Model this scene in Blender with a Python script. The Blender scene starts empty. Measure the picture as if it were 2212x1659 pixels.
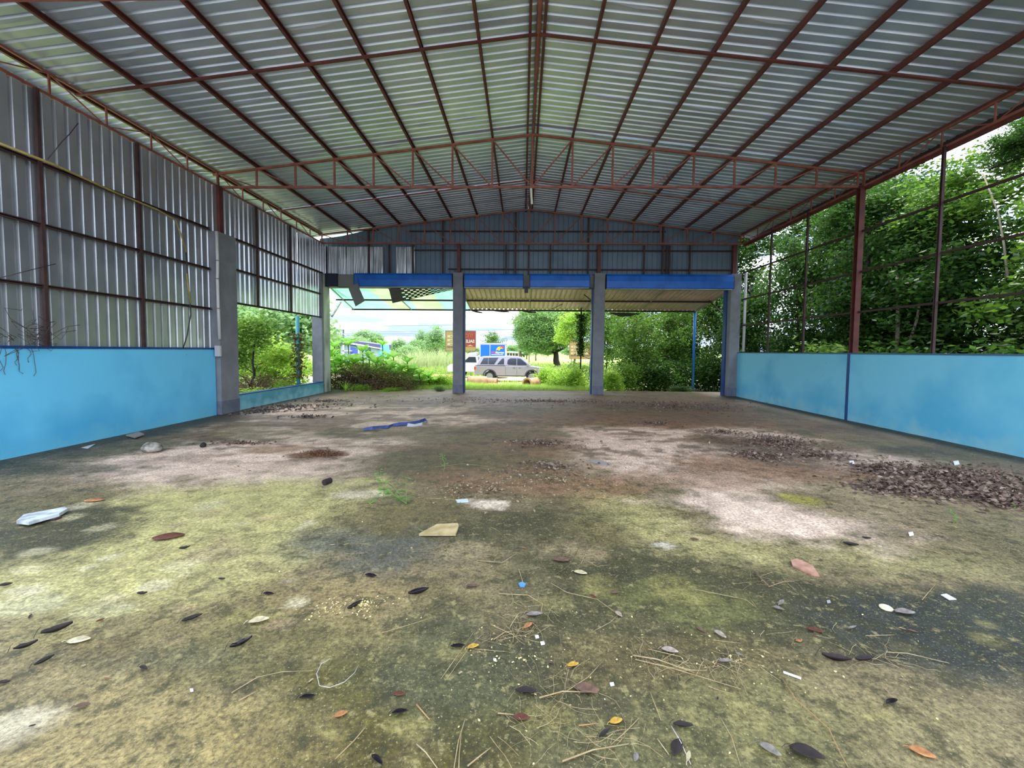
import bpy, math, random
import numpy as np
from mathutils import Vector, Matrix
random.seed(7)
rng = np.random.default_rng(11)
scn = bpy.context.scene
COL = scn.collection
PI = math.pi

# ------------------------------------------------------------------ camera
H = 1.65
PITCH, YAW, ROLL, CY, FPX = -.0489, -.0242, .0088, 801.9, 900.
Fv = Vector((math.sin(YAW)*math.cos(PITCH), math.cos(YAW)*math.cos(PITCH), math.sin(PITCH)))
Rv = Vector((math.cos(YAW), -math.sin(YAW), 0)); Uv = Rv.cross(Fv)
Rv, Uv = math.cos(ROLL)*Rv+math.sin(ROLL)*Uv, -math.sin(ROLL)*Rv+math.cos(ROLL)*Uv
cam = bpy.data.cameras.new('camera'); camo = bpy.data.objects.new('camera', cam); COL.objects.link(camo)
M3 = Matrix((Rv, Uv, -Fv)).transposed()
camo.matrix_world = Matrix.Translation((0, 0, H)) @ M3.to_4x4()
cam.sensor_width = 36; cam.lens = FPX/2212*36; cam.shift_y = (CY-829.5)/2212
cam.clip_start = .05; cam.clip_end = 2000
scn.camera = camo

def at(px, py, ax=2, v=0.0):
    "point of the photograph's pixel on the plane where coordinate ax equals v"
    d = Fv+Rv*((px-1106)/FPX)-Uv*((py-CY)/FPX); o = Vector((0, 0, H))
    return o+d*((v-o[ax])/d[ax])

# ------------------------------------------------------------------ sky, sun, exposure
world = bpy.data.worlds.new('sky'); scn.world = world; world.use_nodes = True
nt = world.node_tree; nt.nodes.clear(); N = nt.nodes.new; L = nt.links.new
tc = N('ShaderNodeTexCoord'); mp = N('ShaderNodeMapping'); mp.inputs['Scale'].default_value = (2.2, 2.2, 22)
no = N('ShaderNodeTexNoise'); no.inputs['Scale'].default_value = 2.2; no.inputs['Detail'].default_value = 6; no.inputs['Roughness'].default_value = .55
cr = N('ShaderNodeValToRGB'); e = cr.color_ramp.elements
e[0].position = .42; e[0].color = (.36, .47, .68, 1); e[1].position = .56; e[1].color = (.90, .96, 1.0, 1)
sep = N('ShaderNodeSeparateXYZ'); mr = N('ShaderNodeMapRange'); mr.inputs[1].default_value = -.02; mr.inputs[2].default_value = .26
mr.inputs[3].default_value = .60; mr.inputs[4].default_value = 2.1
mul = N('ShaderNodeMath'); mul.operation = 'MULTIPLY'; mul.inputs[1].default_value = 1.2
bg = N('ShaderNodeBackground'); wo = N('ShaderNodeOutputWorld')
L(tc.outputs['Generated'], mp.inputs[0]); L(mp.outputs[0], no.inputs[0]); L(no.outputs['Fac'], cr.inputs[0]); L(cr.outputs[0], bg.inputs[0])
L(tc.outputs['Generated'], sep.inputs[0]); L(sep.outputs[2], mr.inputs[0]); L(mr.outputs[0], mul.inputs[0]); L(mul.outputs[0], bg.inputs[1]); L(bg.outputs[0], wo.inputs[0])
sun = bpy.data.lights.new('sun', 'SUN'); sun.energy = 3.2; sun.angle = math.radians(14); sun.color = (1, .96, .88)
suno = bpy.data.objects.new('sun', sun); COL.objects.link(suno)
suno.rotation_euler = Vector((-.18, -.42, -.9)).to_track_quat('-Z', 'Y').to_euler()
vs = scn.view_settings; vs.view_transform = 'Standard'; vs.look = 'None'; vs.gamma = 1; vs.use_curve_mapping = False
vs.exposure = .85
scn.cycles.max_bounces = 10; scn.cycles.diffuse_bounces = 5; scn.cycles.glossy_bounces = 3
scn.cycles.transmission_bounces = 4; scn.cycles.transparent_max_bounces = 4
scn.cycles.use_denoising = True

# ------------------------------------------------------------------ helpers
def lin(c): return tuple((x/255/12.92 if x/255 <= .04045 else ((x/255+.055)/1.055)**2.4) for x in c)+(1,)
MATS = {}
def mat(name, rgb, rough=.7, metal=0, noise=None, nscale=8, bump=0, bscale=40, trans=0, spec=.5, island=None, stretch=None, detail=4, lo=.35, hi=.65, alpha=None):
    if name in MATS: return MATS[name]
    m = bpy.data.materials.new(name); m.use_nodes = True; t = m.node_tree; b = t.nodes['Principled BSDF']; n = t.nodes.new; l = t.links.new
    c = lin(rgb); b.inputs['Base Color'].default_value = c; b.inputs['Roughness'].default_value = rough; b.inputs['Metallic'].default_value = metal
    b.inputs['Specular IOR Level'].default_value = spec
    src = None
    tcn = n('ShaderNodeTexCoord'); mpn = n('ShaderNodeMapping'); l(tcn.outputs['Object'], mpn.inputs[0])
    if stretch: mpn.inputs['Scale'].default_value = stretch
    if noise:
        nn = n('ShaderNodeTexNoise'); nn.inputs['Scale'].default_value = nscale; nn.inputs['Detail'].default_value = detail
        l(mpn.outputs[0], nn.inputs[0]); rp = n('ShaderNodeValToRGB'); rp.color_ramp.elements[0].position = lo; rp.color_ramp.elements[1].position = hi
        rp.color_ramp.elements[0].color = lin(noise); rp.color_ramp.elements[1].color = c
        l(nn.outputs['Fac'], rp.inputs[0]); src = rp.outputs[0]
    if island:
        g = n('ShaderNodeNewGeometry'); mx = n('ShaderNodeMix'); mx.data_type = 'RGBA'
        rp2 = n('ShaderNodeValToRGB'); rp2.color_ramp.elements[0].color = lin(island[0]); rp2.color_ramp.elements[1].color = lin(island[-1])
        for i, cc in enumerate(island[1:-1]):
            el = rp2.color_ramp.elements.new((i+1)/(len(island)-1)); el.color = lin(cc)
        l(g.outputs['Random Per Island'], rp2.inputs[0]); src = rp2.outputs[0]
    if src: l(src, b.inputs['Base Color'])
    if bump:
        n2 = n('ShaderNodeTexNoise'); n2.inputs['Scale'].default_value = bscale; n2.inputs['Detail'].default_value = 5; l(mpn.outputs[0], n2.inputs[0])
        bp = n('ShaderNodeBump'); bp.inputs['Strength'].default_value = bump; bp.inputs['Distance'].default_value = .02
        l(n2.outputs['Fac'], bp.inputs['Height']); l(bp.outputs[0], b.inputs['Normal'])
    if trans:
        tr = n('ShaderNodeBsdfTranslucent'); ms = n('ShaderNodeMixShader'); ms.inputs[0].default_value = trans
        if src: l(src, tr.inputs[0])
        else: tr.inputs[0].default_value = c
        out = t.nodes['Material Output']; l(b.outputs[0], ms.inputs[1]); l(tr.outputs[0], ms.inputs[2]); l(ms.outputs[0], out.inputs[0])
    MATS[name] = m; return m

class MB:
    def __init__(s): s.v = []; s.f = []
    def add(s, vs, fs):
        o = len(s.v); s.v += [tuple(x) for x in vs]; s.f += [tuple(i+o for i in f) for f in fs]; return s
    def box(s, a, b):
        x0, y0, z0 = a; x1, y1, z1 = b
        return s.add([(x0,y0,z0),(x1,y0,z0),(x1,y1,z0),(x0,y1,z0),(x0,y0,z1),(x1,y0,z1),(x1,y1,z1),(x0,y1,z1)],
                     [(0,3,2,1),(4,5,6,7),(0,1,5,4),(1,2,6,5),(2,3,7,6),(3,0,4,7)])
    def bar(s, p, q, w, h=None, up=(0,0,1)):
        h = h or w; p = Vector(p); q = Vector(q); d = (q-p).normalized(); u = Vector(up)
        if abs(d.dot(u)) > .95: u = Vector((0,1,0))
        r = d.cross(u).normalized(); u = r.cross(d)
        vs = [c+r*sx*w/2+u*sy*h/2 for c in (p, q) for sx, sy in ((-1,-1),(1,-1),(1,1),(-1,1))]
        return s.add(vs, [(0,1,2,3),(7,6,5,4),(0,4,5,1),(1,5,6,2),(2,6,7,3),(3,7,4,0)])
    def chan(s, p, q, w, h, t=.006, up=(0,0,1)):
        "C section running from p to q, open towards +r"
        p = Vector(p); q = Vector(q); d = (q-p).normalized(); u = Vector(up)
        if abs(d.dot(u)) > .95: u = Vector((0,1,0))
        r = d.cross(u).normalized(); u = r.cross(d)
        pr = [(-w/2,-h/2),(w/2,-h/2),(w/2,-h/2+.015),(w/2-t,-h/2+.015),(w/2-t,-h/2+t),(-w/2+t,-h/2+t),(-w/2+t,h/2-t),(w/2-t,h/2-t),(w/2-t,h/2-.015),(w/2,h/2-.015),(w/2,h/2),(-w/2,h/2)]
        n = len(pr); vs = [c+r*x+u*y for c in (p, q) for x, y in pr]
        return s.add(vs, [(i,(i+1)%n,n+(i+1)%n,n+i) for i in range(n)])
    def tube(s, pts, r, n=6, r1=None, cap=True):
        pts = [Vector(p) for p in pts]; k = len(pts); vs = []
        for i, p in enumerate(pts):
            d = (pts[min(i+1,k-1)]-pts[max(i-1,0)]).normalized(); u = Vector((0,0,1)) if abs(d.z) < .9 else Vector((1,0,0))
            a = d.cross(u).normalized(); b = a.cross(d); rr = r if r1 is None else r+(r1-r)*i/(k-1)
            for j in range(n): vs.append(p+(a*math.cos(2*PI*j/n)+b*math.sin(2*PI*j/n))*rr)
        fs = [(i*n+j, i*n+(j+1)%n, (i+1)*n+(j+1)%n, (i+1)*n+j) for i in range(k-1) for j in range(n)]
        if cap: fs += [tuple(range(n-1,-1,-1)), tuple(range((k-1)*n, k*n))]
        return s.add(vs, fs)
    def prism(s, poly, vec):
        "poly: list of 3d points, extruded along vec"
        n = len(poly); v = Vector(vec); a = [Vector(p) for p in poly]
        return s.add(a+[p+v for p in a], [tuple(range(n-1,-1,-1)), tuple(range(n,2*n))]+[(i,(i+1)%n,n+(i+1)%n,n+i) for i in range(n)])
    def mesh(s, name, m=None, smooth=False):
        me = bpy.data.meshes.new(name); me.from_pydata(s.v, [], s.f)
        if m: me.materials.append(m)
        if smooth: me.shade_smooth()
        me.update(); return me
    def build(s, name, m=None, parent=None, smooth=False, loc=None, label=None, kind=None):
        o = bpy.data.objects.new(name, s.mesh(name, m, smooth)); COL.objects.link(o)
        if parent: o.parent = parent
        if loc: o.location = loc
        if label: o['label'] = label
        if kind: o['kind'] = kind
        return o

def tag(o, label, cat, group=None, kind=None):
    if label: o['label'] = label
    if cat: o['category'] = cat
    if group: o['group'] = group
    if kind: o['kind'] = kind
    return o
def empty(name, loc=(0,0,0), label=None, cat=None, group=None, kind=None, rz=0):
    o = bpy.data.objects.new(name, None); COL.objects.link(o); o.location = loc; o.rotation_euler = (0,0,rz); o.empty_display_size = .1
    return tag(o, label, cat, group, kind)
def link(name, me, parent=None, loc=None, rot=None, scale=None):
    o = bpy.data.objects.new(name, me); COL.objects.link(o)
    if parent: o.parent = parent
    if loc is not None: o.location = loc
    if rot is not None: o.rotation_euler = rot
    if scale is not None: o.scale = scale
    return o
def bevel(o, w=.02, seg=2):
    b = o.modifiers.new('bevel', 'BEVEL'); b.width = w; b.segments = seg; b.limit_method = 'ANGLE'; return o

# value noise for stains
def vnoise(x, y, seed=0):
    xi = np.floor(x).astype(int); yi = np.floor(y).astype(int); fx = x-xi; fy = y-yi
    fx = fx*fx*(3-2*fx); fy = fy*fy*(3-2*fy)
    def h(a, b):
        n = (a*374761393+b*668265263+seed*982451653) & 0x7fffffff
        n = ((n ^ (n >> 13))*1274126177) & 0x7fffffff
        return (n & 0xffff)/65535.
    return (h(xi,yi)*(1-fx)+h(xi+1,yi)*fx)*(1-fy)+(h(xi,yi+1)*(1-fx)+h(xi+1,yi+1)*fx)*fy
def fbm(x, y, o=4, seed=0):
    r = 0; a = .5; t = 0
    for i in range(o): r = r+a*vnoise(x*2**i, y*2**i, seed+i); t += a; a *= .55
    return r/t

# ------------------------------------------------------------------ materials
m_red = mat('red_oxide_paint', (104,52,46), .55, noise=(84,42,40), nscale=5)
m_redl = mat('faded_red_oxide_paint', (150,92,80), .6, noise=(124,70,60), nscale=4)
m_dark = mat('dark_rusted_steel', (72,48,48), .6, noise=(54,38,40), nscale=6)
m_conc = mat('grey_painted_concrete', (134,138,145), .8, noise=(120,124,130), nscale=3, bump=.1)
m_concw = mat('pale_concrete_wash', (190,190,192), .8, noise=(150,152,150), nscale=2.5, bump=.1)
m_pvc = mat('white_pvc', (205,203,205), .4)
m_dblue = mat('deep_blue_paint', (24,72,140), .45, noise=(18,60,122), nscale=3)
m_blue2 = mat('blue_gloss_paint', (20,112,214), .4, noise=(14,96,190), nscale=3)
m_navy = mat('navy_steel', (28,38,62), .5)

def sheet_mat(name, rgb, metal, rough, dirt):
    m = mat(name, rgb, rough, metal, noise=dirt, nscale=1.2, stretch=(1,1,1), bump=.05, bscale=3)
    return m
m_zinc = sheet_mat('galvanised_sheet', (222,226,230), .85, .30, (196,200,206))
m_roof = sheet_mat('roof_sheet_underside', (206,216,228), .62, .36, (182,194,210))
m_gable = sheet_mat('gable_sheet', (112,130,146), .3, .5, (98,116,132))
m_beige = sheet_mat('beige_sheet_underside', (230,194,206), .1, .5, (202,174,180))

def wall_blue(name, base, stain, pale, seed):
    m = bpy.data.materials.new(name); m.use_nodes = True; t = m.node_tree; b = t.nodes['Principled BSDF']; n = t.nodes.new; l = t.links.new
    b.inputs['Roughness'].default_value = .55
    g = n('ShaderNodeNewGeometry'); mp = n('ShaderNodeMapping'); l(g.outputs['Position'], mp.inputs[0]); mp.inputs['Location'].default_value = (seed, seed*3, seed)
    n1 = n('ShaderNodeTexNoise'); n1.inputs['Scale'].default_value = .75; n1.inputs['Detail'].default_value = 5; l(mp.outputs[0], n1.inputs[0])
    s = n('ShaderNodeSeparateXYZ'); l(g.outputs['Position'], s.inputs[0])
    zr = n('ShaderNodeMapRange'); zr.inputs[1].default_value = 1.1; zr.inputs[2].default_value = .15; l(s.outputs[2], zr.inputs[0])
    ad = n('ShaderNodeMath'); ad.operation = 'MULTIPLY_ADD'; l(zr.outputs[0], ad.inputs[0]); ad.inputs[1].default_value = .22; l(n1.outputs['Fac'], ad.inputs[2])
    r1 = n('ShaderNodeValToRGB'); r1.color_ramp.elements[0].position = .52; r1.color_ramp.elements[1].position = .78; l(ad.outputs[0], r1.inputs[0])
    mx = n('ShaderNodeMix'); mx.data_type = 'RGBA'; mx.inputs['A'].default_value = lin(base); mx.inputs['B'].default_value = lin(stain); l(r1.outputs[0], mx.inputs['Factor'])
    # pale salt bloom near the floor
    n2 = n('ShaderNodeTexNoise'); n2.inputs['Scale'].default_value = 3.2; n2.inputs['Detail'].default_value = 6; l(mp.outputs[0], n2.inputs[0])
    z2 = n('ShaderNodeMapRange'); z2.inputs[1].default_value = .42; z2.inputs[2].default_value = .0; l(s.outputs[2], z2.inputs[0])
    a2 = n('ShaderNodeMath'); a2.operation = 'MULTIPLY_ADD'; l(z2.outputs[0], a2.inputs[0]); a2.inputs[1].default_value = .45; l(n2.outputs['Fac'], a2.inputs[2])
    r2 = n('ShaderNodeValToRGB'); r2.color_ramp.elements[0].position = .62; r2.color_ramp.elements[1].position = 1.0; l(a2.outputs[0], r2.inputs[0])
    mx2 = n('ShaderNodeMix'); mx2.data_type = 'RGBA'; l(mx.outputs['Result'], mx2.inputs['A']); mx2.inputs['B'].default_value = lin(pale); l(r2.outputs[0], mx2.inputs['Factor'])
    # specks
    n3 = n('ShaderNodeTexNoise'); n3.inputs['Scale'].default_value = 9; n3.inputs['Detail'].default_value = 3; l(mp.outputs[0], n3.inputs[0])
    r3 = n('ShaderNodeValToRGB'); r3.color_ramp.elements[0].position = .74; r3.color_ramp.elements[1].position = .78; l(n3.outputs['Fac'], r3.inputs[0])
    mx3 = n('ShaderNodeMix'); mx3.data_type = 'RGBA'; l(mx2.outputs['Result'], mx3.inputs['A']); mx3.inputs['B'].default_value = lin((70,90,100)); l(r3.outputs[0], mx3.inputs['Factor'])
    l(mx3.outputs['Result'], b.inputs['Base Color'])
    bp = n('ShaderNodeBump'); bp.inputs['Strength'].default_value = .15; bp.inputs['Distance'].default_value = .01; l(n2.outputs['Fac'], bp.inputs['Height']); l(bp.outputs[0], b.inputs['Normal'])
    return m
m_wallL = wall_blue('blue_wall_paint', (112,210,252), (84,184,232), (110,198,232), 2)
m_wallR = wall_blue('light_blue_wall_paint', (126,212,244), (90,190,232), (140,208,230), 9)
m_low = wall_blue('turquoise_wall_paint', (98,182,204), (84,158,178), (150,210,222), 5)

# ------------------------------------------------------------------ setting: floor
XL, XR = -7.54, 8.1
Y1, Y2 = 10.5, 16.0
ys = [-1.6]
while ys[-1] < 17.4: ys.append(ys[-1]+max(.035, .013*max(ys[-1], 0)))
ys = np.array(ys); xs = np.linspace(-9.0, 9.6, 400)
GX, GY = np.meshgrid(xs, ys); nx, ny = len(xs), len(ys)
w1 = fbm(GX*1.1, GY*1.1, 5, 3); w2 = fbm(GX*2.6+9, GY*2.6, 5, 17); w3 = fbm(GX*.5, GY*.5, 3, 29); w4 = fbm(GX*5, GY*9, 4, 57)
colr = np.zeros((ny, nx, 3))
def c3(c): return np.array(lin(c)[:3])
colr[:] = c3((128,112,84))
mixn = np.clip((w3-.3)/.4, 0, 1)[..., None]
colr = colr*(1-mixn*.6)+c3((104,98,66))*mixn*.6
def blob(px, py, rx, ry, c, s=1., soft=.45):
    global colr
    a = at(px, py); b1 = at(px-rx, py); b2 = at(px+rx, py); u = at(px, min(py+ry, 2200)); d = at(px, max(py-ry, 838))
    cx = (b1.x+b2.x)/2; cy = (u.y+d.y)/2; wx = abs(b2.x-b1.x)/2; wy = max(abs(u.y-d.y)/2, .02)
    r = np.sqrt(((GX-cx)/wx)**2+((GY-cy)/wy)**2)
    r = r+(w1-.5)*1.2+(w2-.5)*1.1+(w4-.5)*.8
    k = np.clip((1+soft-r)/(2*soft), 0, 1); k = (k*k*(3-2*k)*s)[..., None]
    colr = colr*(1-k)+c3(c)*k
PALE = (212,186,166); YG = (166,158,104); DG = (66,64,42); OL = (102,90,58); BR = (140,102,76); GR = (84,84,76); TAN = (152,134,102)
for a in [
 (560,905,560,40,TAN,.9),(450,1010,360,52,PALE,1),(760,965,240,26,PALE,.8),(820,900,300,26,PALE,.95),(1050,868,330,12,PALE,.85),(640,885,120,10,PALE,.6),
 (1180,985,250,40,BR,.6),(1420,985,220,50,PALE,.9),(1560,1040,180,36,PALE,.75),(1250,905,160,20,BR,.8),(1480,915,230,24,BR,.9),(1420,940,70,14,PALE,.9),(1620,940,90,16,PALE,.8),
 (1330,935,90,16,PALE,.8),(1690,1010,160,30,BR,.8),(1500,1040,160,22,BR,.5),(1830,985,120,24,PALE,.7),(1660,970,120,24,(96,80,70),.8),(1200,868,600,12,(112,92,78),.85),(1400,900,300,14,(116,94,80),.7),(1560,900,120,16,(100,82,68),.7),(1480,882,260,9,(96,82,70),.8),
 (1010,1000,210,46,OL,.95),(930,1000,130,40,DG,.55),(1150,960,90,26,BR,.5),(1000,940,170,20,OL,.8),(1130,890,120,12,OL,.8),(1250,1060,200,34,BR,.6),(1080,1040,160,26,BR,.5),
 (350,1160,400,120,YG,1),(560,1110,260,70,YG,.9),(200,1260,330,90,YG,.7),(600,1190,160,60,YG,.6),(1400,1130,170,60,YG,.7),(1560,1185,260,36,YG,.55),(1900,1210,260,40,YG,.45),
 (1690,1130,230,56,PALE,1),(1560,1090,150,30,PALE,.8),(1880,1090,160,40,TAN,.7),(2050,1170,160,50,OL,.6),(1760,1085,90,24,OL,.6),  # pale concrete at right; its brightest spot has wet reflection put into the colour
 (90,1160,160,60,DG,1),(20,1110,110,60,DG,.7),(100,1060,160,30,OL,.6),(60,1015,220,16,DG,.8),
 (850,1180,190,66,GR,.95),(1100,1140,230,66,DG,.95),(900,1110,200,40,OL,.8),(1270,1230,280,80,DG,.95),(1480,1290,340,70,DG,.9),(1790,1340,360,84,DG,.9),(2120,1400,240,120,(44,48,44),1),(2180,1330,140,70,(48,52,46),.9),
 (1180,1400,230,110,DG,.85),(1250,1560,300,180,DG,.8),(860,1340,240,90,OL,.8),(780,1520,300,150,(88,82,36),.9),(740,1650,300,110,(74,66,24),.9),(960,1420,200,120,(70,72,52),.8),
 (640,1300,150,60,(120,104,66),.6),(760,1300,120,50,(140,122,84),.7),(400,1380,420,70,(124,112,72),.7),(300,1600,420,130,(148,130,84),.7),(120,1500,200,90,(140,124,84),.6),(540,1420,160,80,(94,88,54),.7),
 (1480,1440,260,60,OL,.7),(1500,1640,260,80,(100,98,62),.6),(1950,1600,300,120,(128,116,80),.8),(1650,1570,200,90,(104,100,62),.7),(1450,1300,150,40,(104,104,58),.6),
 (1000,1190,90,22,TAN,.6),(1225,1190,80,26,TAN,.8),(1290,1150,90,30,OL,.6),(1060,1092,64,15,(206,188,166),1,.2),(770,1068,60,10,(190,176,150),.8),
 (690,982,58,10,(104,72,52),1,.3),(600,970,60,8,(150,116,88),.8),(1430,1178,44,9,(186,178,160),.9,.2),(470,1195,60,20,(140,124,96),.6),(1740,1230,1,1,TAN,0),
 (2120,978,220,16,(70,66,44),.9),(1900,925,170,10,(70,66,44),.85),(1720,890,110,7,(70,66,44),.8),(530,1330,60,16,(150,142,84),.5),(60,1310,60,20,(176,170,130),.8),(230,1318,60,14,(172,166,122),.7),(40,1560,80,50,(186,176,150),.7),(1735,1080,40,10,(150,142,60),.9),
 (420,1125,40,8,(182,176,120),.6),(300,1420,180,30,(96,92,66),.6),(240,1400,90,26,(110,92,56),.5)]: blob(*a)
for bi in range(34):
    bx_, by_, bs_ = random.uniform(0,680), random.uniform(1090,1420), random.uniform(8,34); blob(bx_, by_, bs_, bs_*.38, random.choice(((184,174,136),(190,180,150),(150,128,98))), .55, .25)
for bi in range(26):
    bx_, by_, bs_ = random.uniform(680,2200), random.uniform(1180,1640), random.uniform(10,46); blob(bx_, by_, bs_, bs_*.5, random.choice(((142,132,84),(128,120,70),(70,66,44))), .5, .3)
sk = fbm(GX*.8+GY*.5, GY*1.6-GX*.5, 5, 71); far = np.clip((GY-5.2)/1.5, 0, 1)
k = (np.clip((sk-.50)/.10, 0, 1)*far*.75)[..., None]; colr = colr*(1-k)+c3((118,90,70))*k
sk = fbm(GX*2.4, GY*3.4, 5, 83); k = (np.clip((sk-.60)/.06, 0, 1)*far*.6)[..., None]; colr = colr*(1-k)+c3((78,62,50))*k
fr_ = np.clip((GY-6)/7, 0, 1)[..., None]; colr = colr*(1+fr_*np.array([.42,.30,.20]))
# grime along the wall feet
for xw, sg in ((XL, 1), (XR-.1, -1)):
    k = np.clip(1.5-((GX-xw)*sg)/(.45+.7*w1), 0, 1)[..., None]*.9
    colr = colr*(1-k)+c3((62,56,42))*k
k = (np.clip((w2-.55)/.12, 0, 1)*.35)[..., None]; colr = colr*(1-k)+colr*.62*k
zz = .004*(w2-.5)*2
vv = np.stack([GX, GY, zz], -1).reshape(-1, 3)
idx = np.arange(nx*ny).reshape(ny, nx)
ff = np.stack([idx[:-1,:-1], idx[:-1,1:], idx[1:,1:], idx[1:,:-1]], -1).reshape(-1, 4)
def bigmesh(name, verts, faces, m=None, smooth=False):
    me = bpy.data.meshes.new(name); nf, k = faces.shape
    me.vertices.add(len(verts)); me.vertices.foreach_set('co', verts.astype(np.float32).ravel())
    me.loops.add(nf*k); me.loops.foreach_set('vertex_index', faces.astype(np.int32).ravel())
    me.polygons.add(nf); me.polygons.foreach_set('loop_start', np.arange(0, nf*k, k, dtype=np.int32))
    me.update(calc_edges=True)
    if m: me.materials.append(m)
    if smooth: me.shade_smooth()
    return me
mf = bpy.data.materials.new('mossy_concrete'); mf.use_nodes = True; t = mf.node_tree; b = t.nodes['Principled BSDF']; n = t.nodes.new; l = t.links.new
vc = n('ShaderNodeVertexColor'); vc.layer_name = 'stain'; g = n('ShaderNodeNewGeometry')
n1 = n('ShaderNodeTexNoise'); n1.inputs['Scale'].default_value = 38; n1.inputs['Detail'].default_value = 8; n1.inputs['Roughness'].default_value = .75; l(g.outputs['Position'], n1.inputs[0])
n2 = n('ShaderNodeTexNoise'); n2.inputs['Scale'].default_value = 5; n2.inputs['Detail'].default_value = 7; n2.inputs['Roughness'].default_value = .7; l(g.outputs['Position'], n2.inputs[0])
r1 = n('ShaderNodeMapRange'); r1.inputs[1].default_value = .32; r1.inputs[2].default_value = .68; r1.inputs[3].default_value = .30; r1.inputs[4].default_value = 1.75; l(n1.outputs['Fac'], r1.inputs[0])
r2 = n('ShaderNodeMapRange'); r2.inputs[1].default_value = .35; r2.inputs[2].default_value = .65; r2.inputs[3].default_value = .72; r2.inputs[4].default_value = 1.28; l(n2.outputs['Fac'], r2.inputs[0])
mm = n('ShaderNodeMath'); mm.operation = 'MULTIPLY'; l(r1.outputs[0], mm.inputs[0]); l(r2.outputs[0], mm.inputs[1])
vm0 = n('ShaderNodeVectorMath'); vm0.operation = 'SCALE'; l(vc.outputs[0], vm0.inputs[0]); l(mm.outputs[0], vm0.inputs['Scale'])
def mott(scale, seed_, lo_, hi_, col_, amt, prev):
    q = n('ShaderNodeTexNoise'); q.inputs['Scale'].default_value = scale; q.inputs['Detail'].default_value = 9; q.inputs['Roughness'].default_value = .72
    mq = n('ShaderNodeMapping'); mq.inputs['Location'].default_value = (seed_,)*3; l(g.outputs['Position'], mq.inputs[0]); l(mq.outputs[0], q.inputs[0])
    rq = n('ShaderNodeMapRange'); rq.inputs[1].default_value = lo_; rq.inputs[2].default_value = hi_; rq.inputs[3].default_value = 0; rq.inputs[4].default_value = amt; l(q.outputs['Fac'], rq.inputs[0])
    ml = n('ShaderNodeMath'); ml.operation = 'MULTIPLY'; l(rq.outputs[0], ml.inputs[0]); l(vc.outputs['Alpha'], ml.inputs[1])
    mxx = n('ShaderNodeMix'); mxx.data_type = 'RGBA'; l(ml.outputs[0], mxx.inputs['Factor']); l(prev, mxx.inputs['A']); mxx.inputs['B'].default_value = lin(col_); return mxx.outputs['Result']
c_ = mott(7, 3, .50, .60, (50,50,30), .75, vm0.outputs[0])
c_ = mott(48, 5, .52, .60, (56,54,34), .6, c_)
c_ = mott(70, 8, .58, .64, (178,166,118), .7, c_)
c_ = mott(13, 11, .56, .64, (160,148,102), .6, c_)
vm = n('ShaderNodeVectorMath'); vm.operation = 'SCALE'; l(c_, vm.inputs[0]); vm.inputs['Scale'].default_value = 1.0; 
v3 = n('ShaderNodeTexVoronoi'); v3.inputs['Scale'].default_value = 22; l(g.outputs['Position'], v3.inputs[0])
r3 = n('ShaderNodeMapRange'); r3.inputs[1].default_value = .10; r3.inputs[2].default_value = .06; l(v3.outputs['Distance'], r3.inputs[0])
n4 = n('ShaderNodeTexNoise'); n4.inputs['Scale'].default_value = 1.7; l(g.outputs['Position'], n4.inputs[0])
r4 = n('ShaderNodeMapRange'); r4.inputs[1].default_value = .5; r4.inputs[2].default_value = .62; r4.inputs[3].default_value = 0; r4.inputs[4].default_value = .75; l(n4.outputs['Fac'], r4.inputs[0])
m4 = n('ShaderNodeMath'); m4.operation = 'MULTIPLY'; l(r3.outputs[0], m4.inputs[0]); l(r4.outputs[0], m4.inputs[1])
mx = n('ShaderNodeMix'); mx.data_type = 'RGBA'; l(m4.outputs[0], mx.inputs['Factor']); l(vm.outputs[0], mx.inputs['A']); mx.inputs['B'].default_value = lin((186,172,122))
l(mx.outputs['Result'], b.inputs['Base Color']); b.inputs['Roughness'].default_value = .62; b.inputs['Specular IOR Level'].default_value = .4
bp = n('ShaderNodeBump'); bp.inputs['Strength'].default_value = .5; bp.inputs['Distance'].default_value = .006; l(n1.outputs['Fac'], bp.inputs['Height']); l(bp.outputs[0], b.inputs['Normal'])
fm = bigmesh('floor', vv, ff, mf, True)
ca = fm.color_attributes.new('stain', 'FLOAT_COLOR', 'POINT')
ca.data.foreach_set('color', np.concatenate([np.clip(colr, 0, 1).reshape(-1,3), np.clip((.42-colr.mean(-1))/.25, .12, 1).reshape(-1,1)*np.clip(1.25-GY/12, .35, 1).reshape(-1,1)], 1).astype(np.float32).ravel())
floor = link('floor', fm); floor['kind'] = 'structure'
# slab edge under the floor skin
MB().box((-9, -1.6, -.35), (9.6, 17.4, -.02)).build('slab_edge', m_concw, floor)

# ------------------------------------------------------------------ setting: ground outside
gx = np.concatenate([np.linspace(-400,-44,22), np.linspace(-40,40,121), np.linspace(44,400,22)])
gy = np.concatenate([np.linspace(-60,-4,15), np.linspace(-2,50,105), np.linspace(54,600,40)])
AX, AY = np.meshgrid(gx, gy)
def gz(x, y):
    x = np.asarray(x, float); y = np.asarray(y, float)
    return -.12-.42*np.clip((y-18)/9, 0, 1)+.05*(vnoise(x*.6, y*.6, 5)-.5)*np.clip((y-18), 0, 1)
AZ = gz(AX, AY)-.02
inside = (AX > -8.95) & (AX < 9.55) & (AY > -1.5) & (AY < 17.2); AZ[inside] = -.5
gi = np.arange(AX.size).reshape(AX.shape)
gm = bpy.data.materials.new('field_soil_and_grass'); gm.use_nodes = True; t = gm.node_tree; b = t.nodes['Principled BSDF']; n = t.nodes.new; l = t.links.new
vc = n('ShaderNodeVertexColor'); vc.layer_name = 'cover'; g = n('ShaderNodeNewGeometry')
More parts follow.
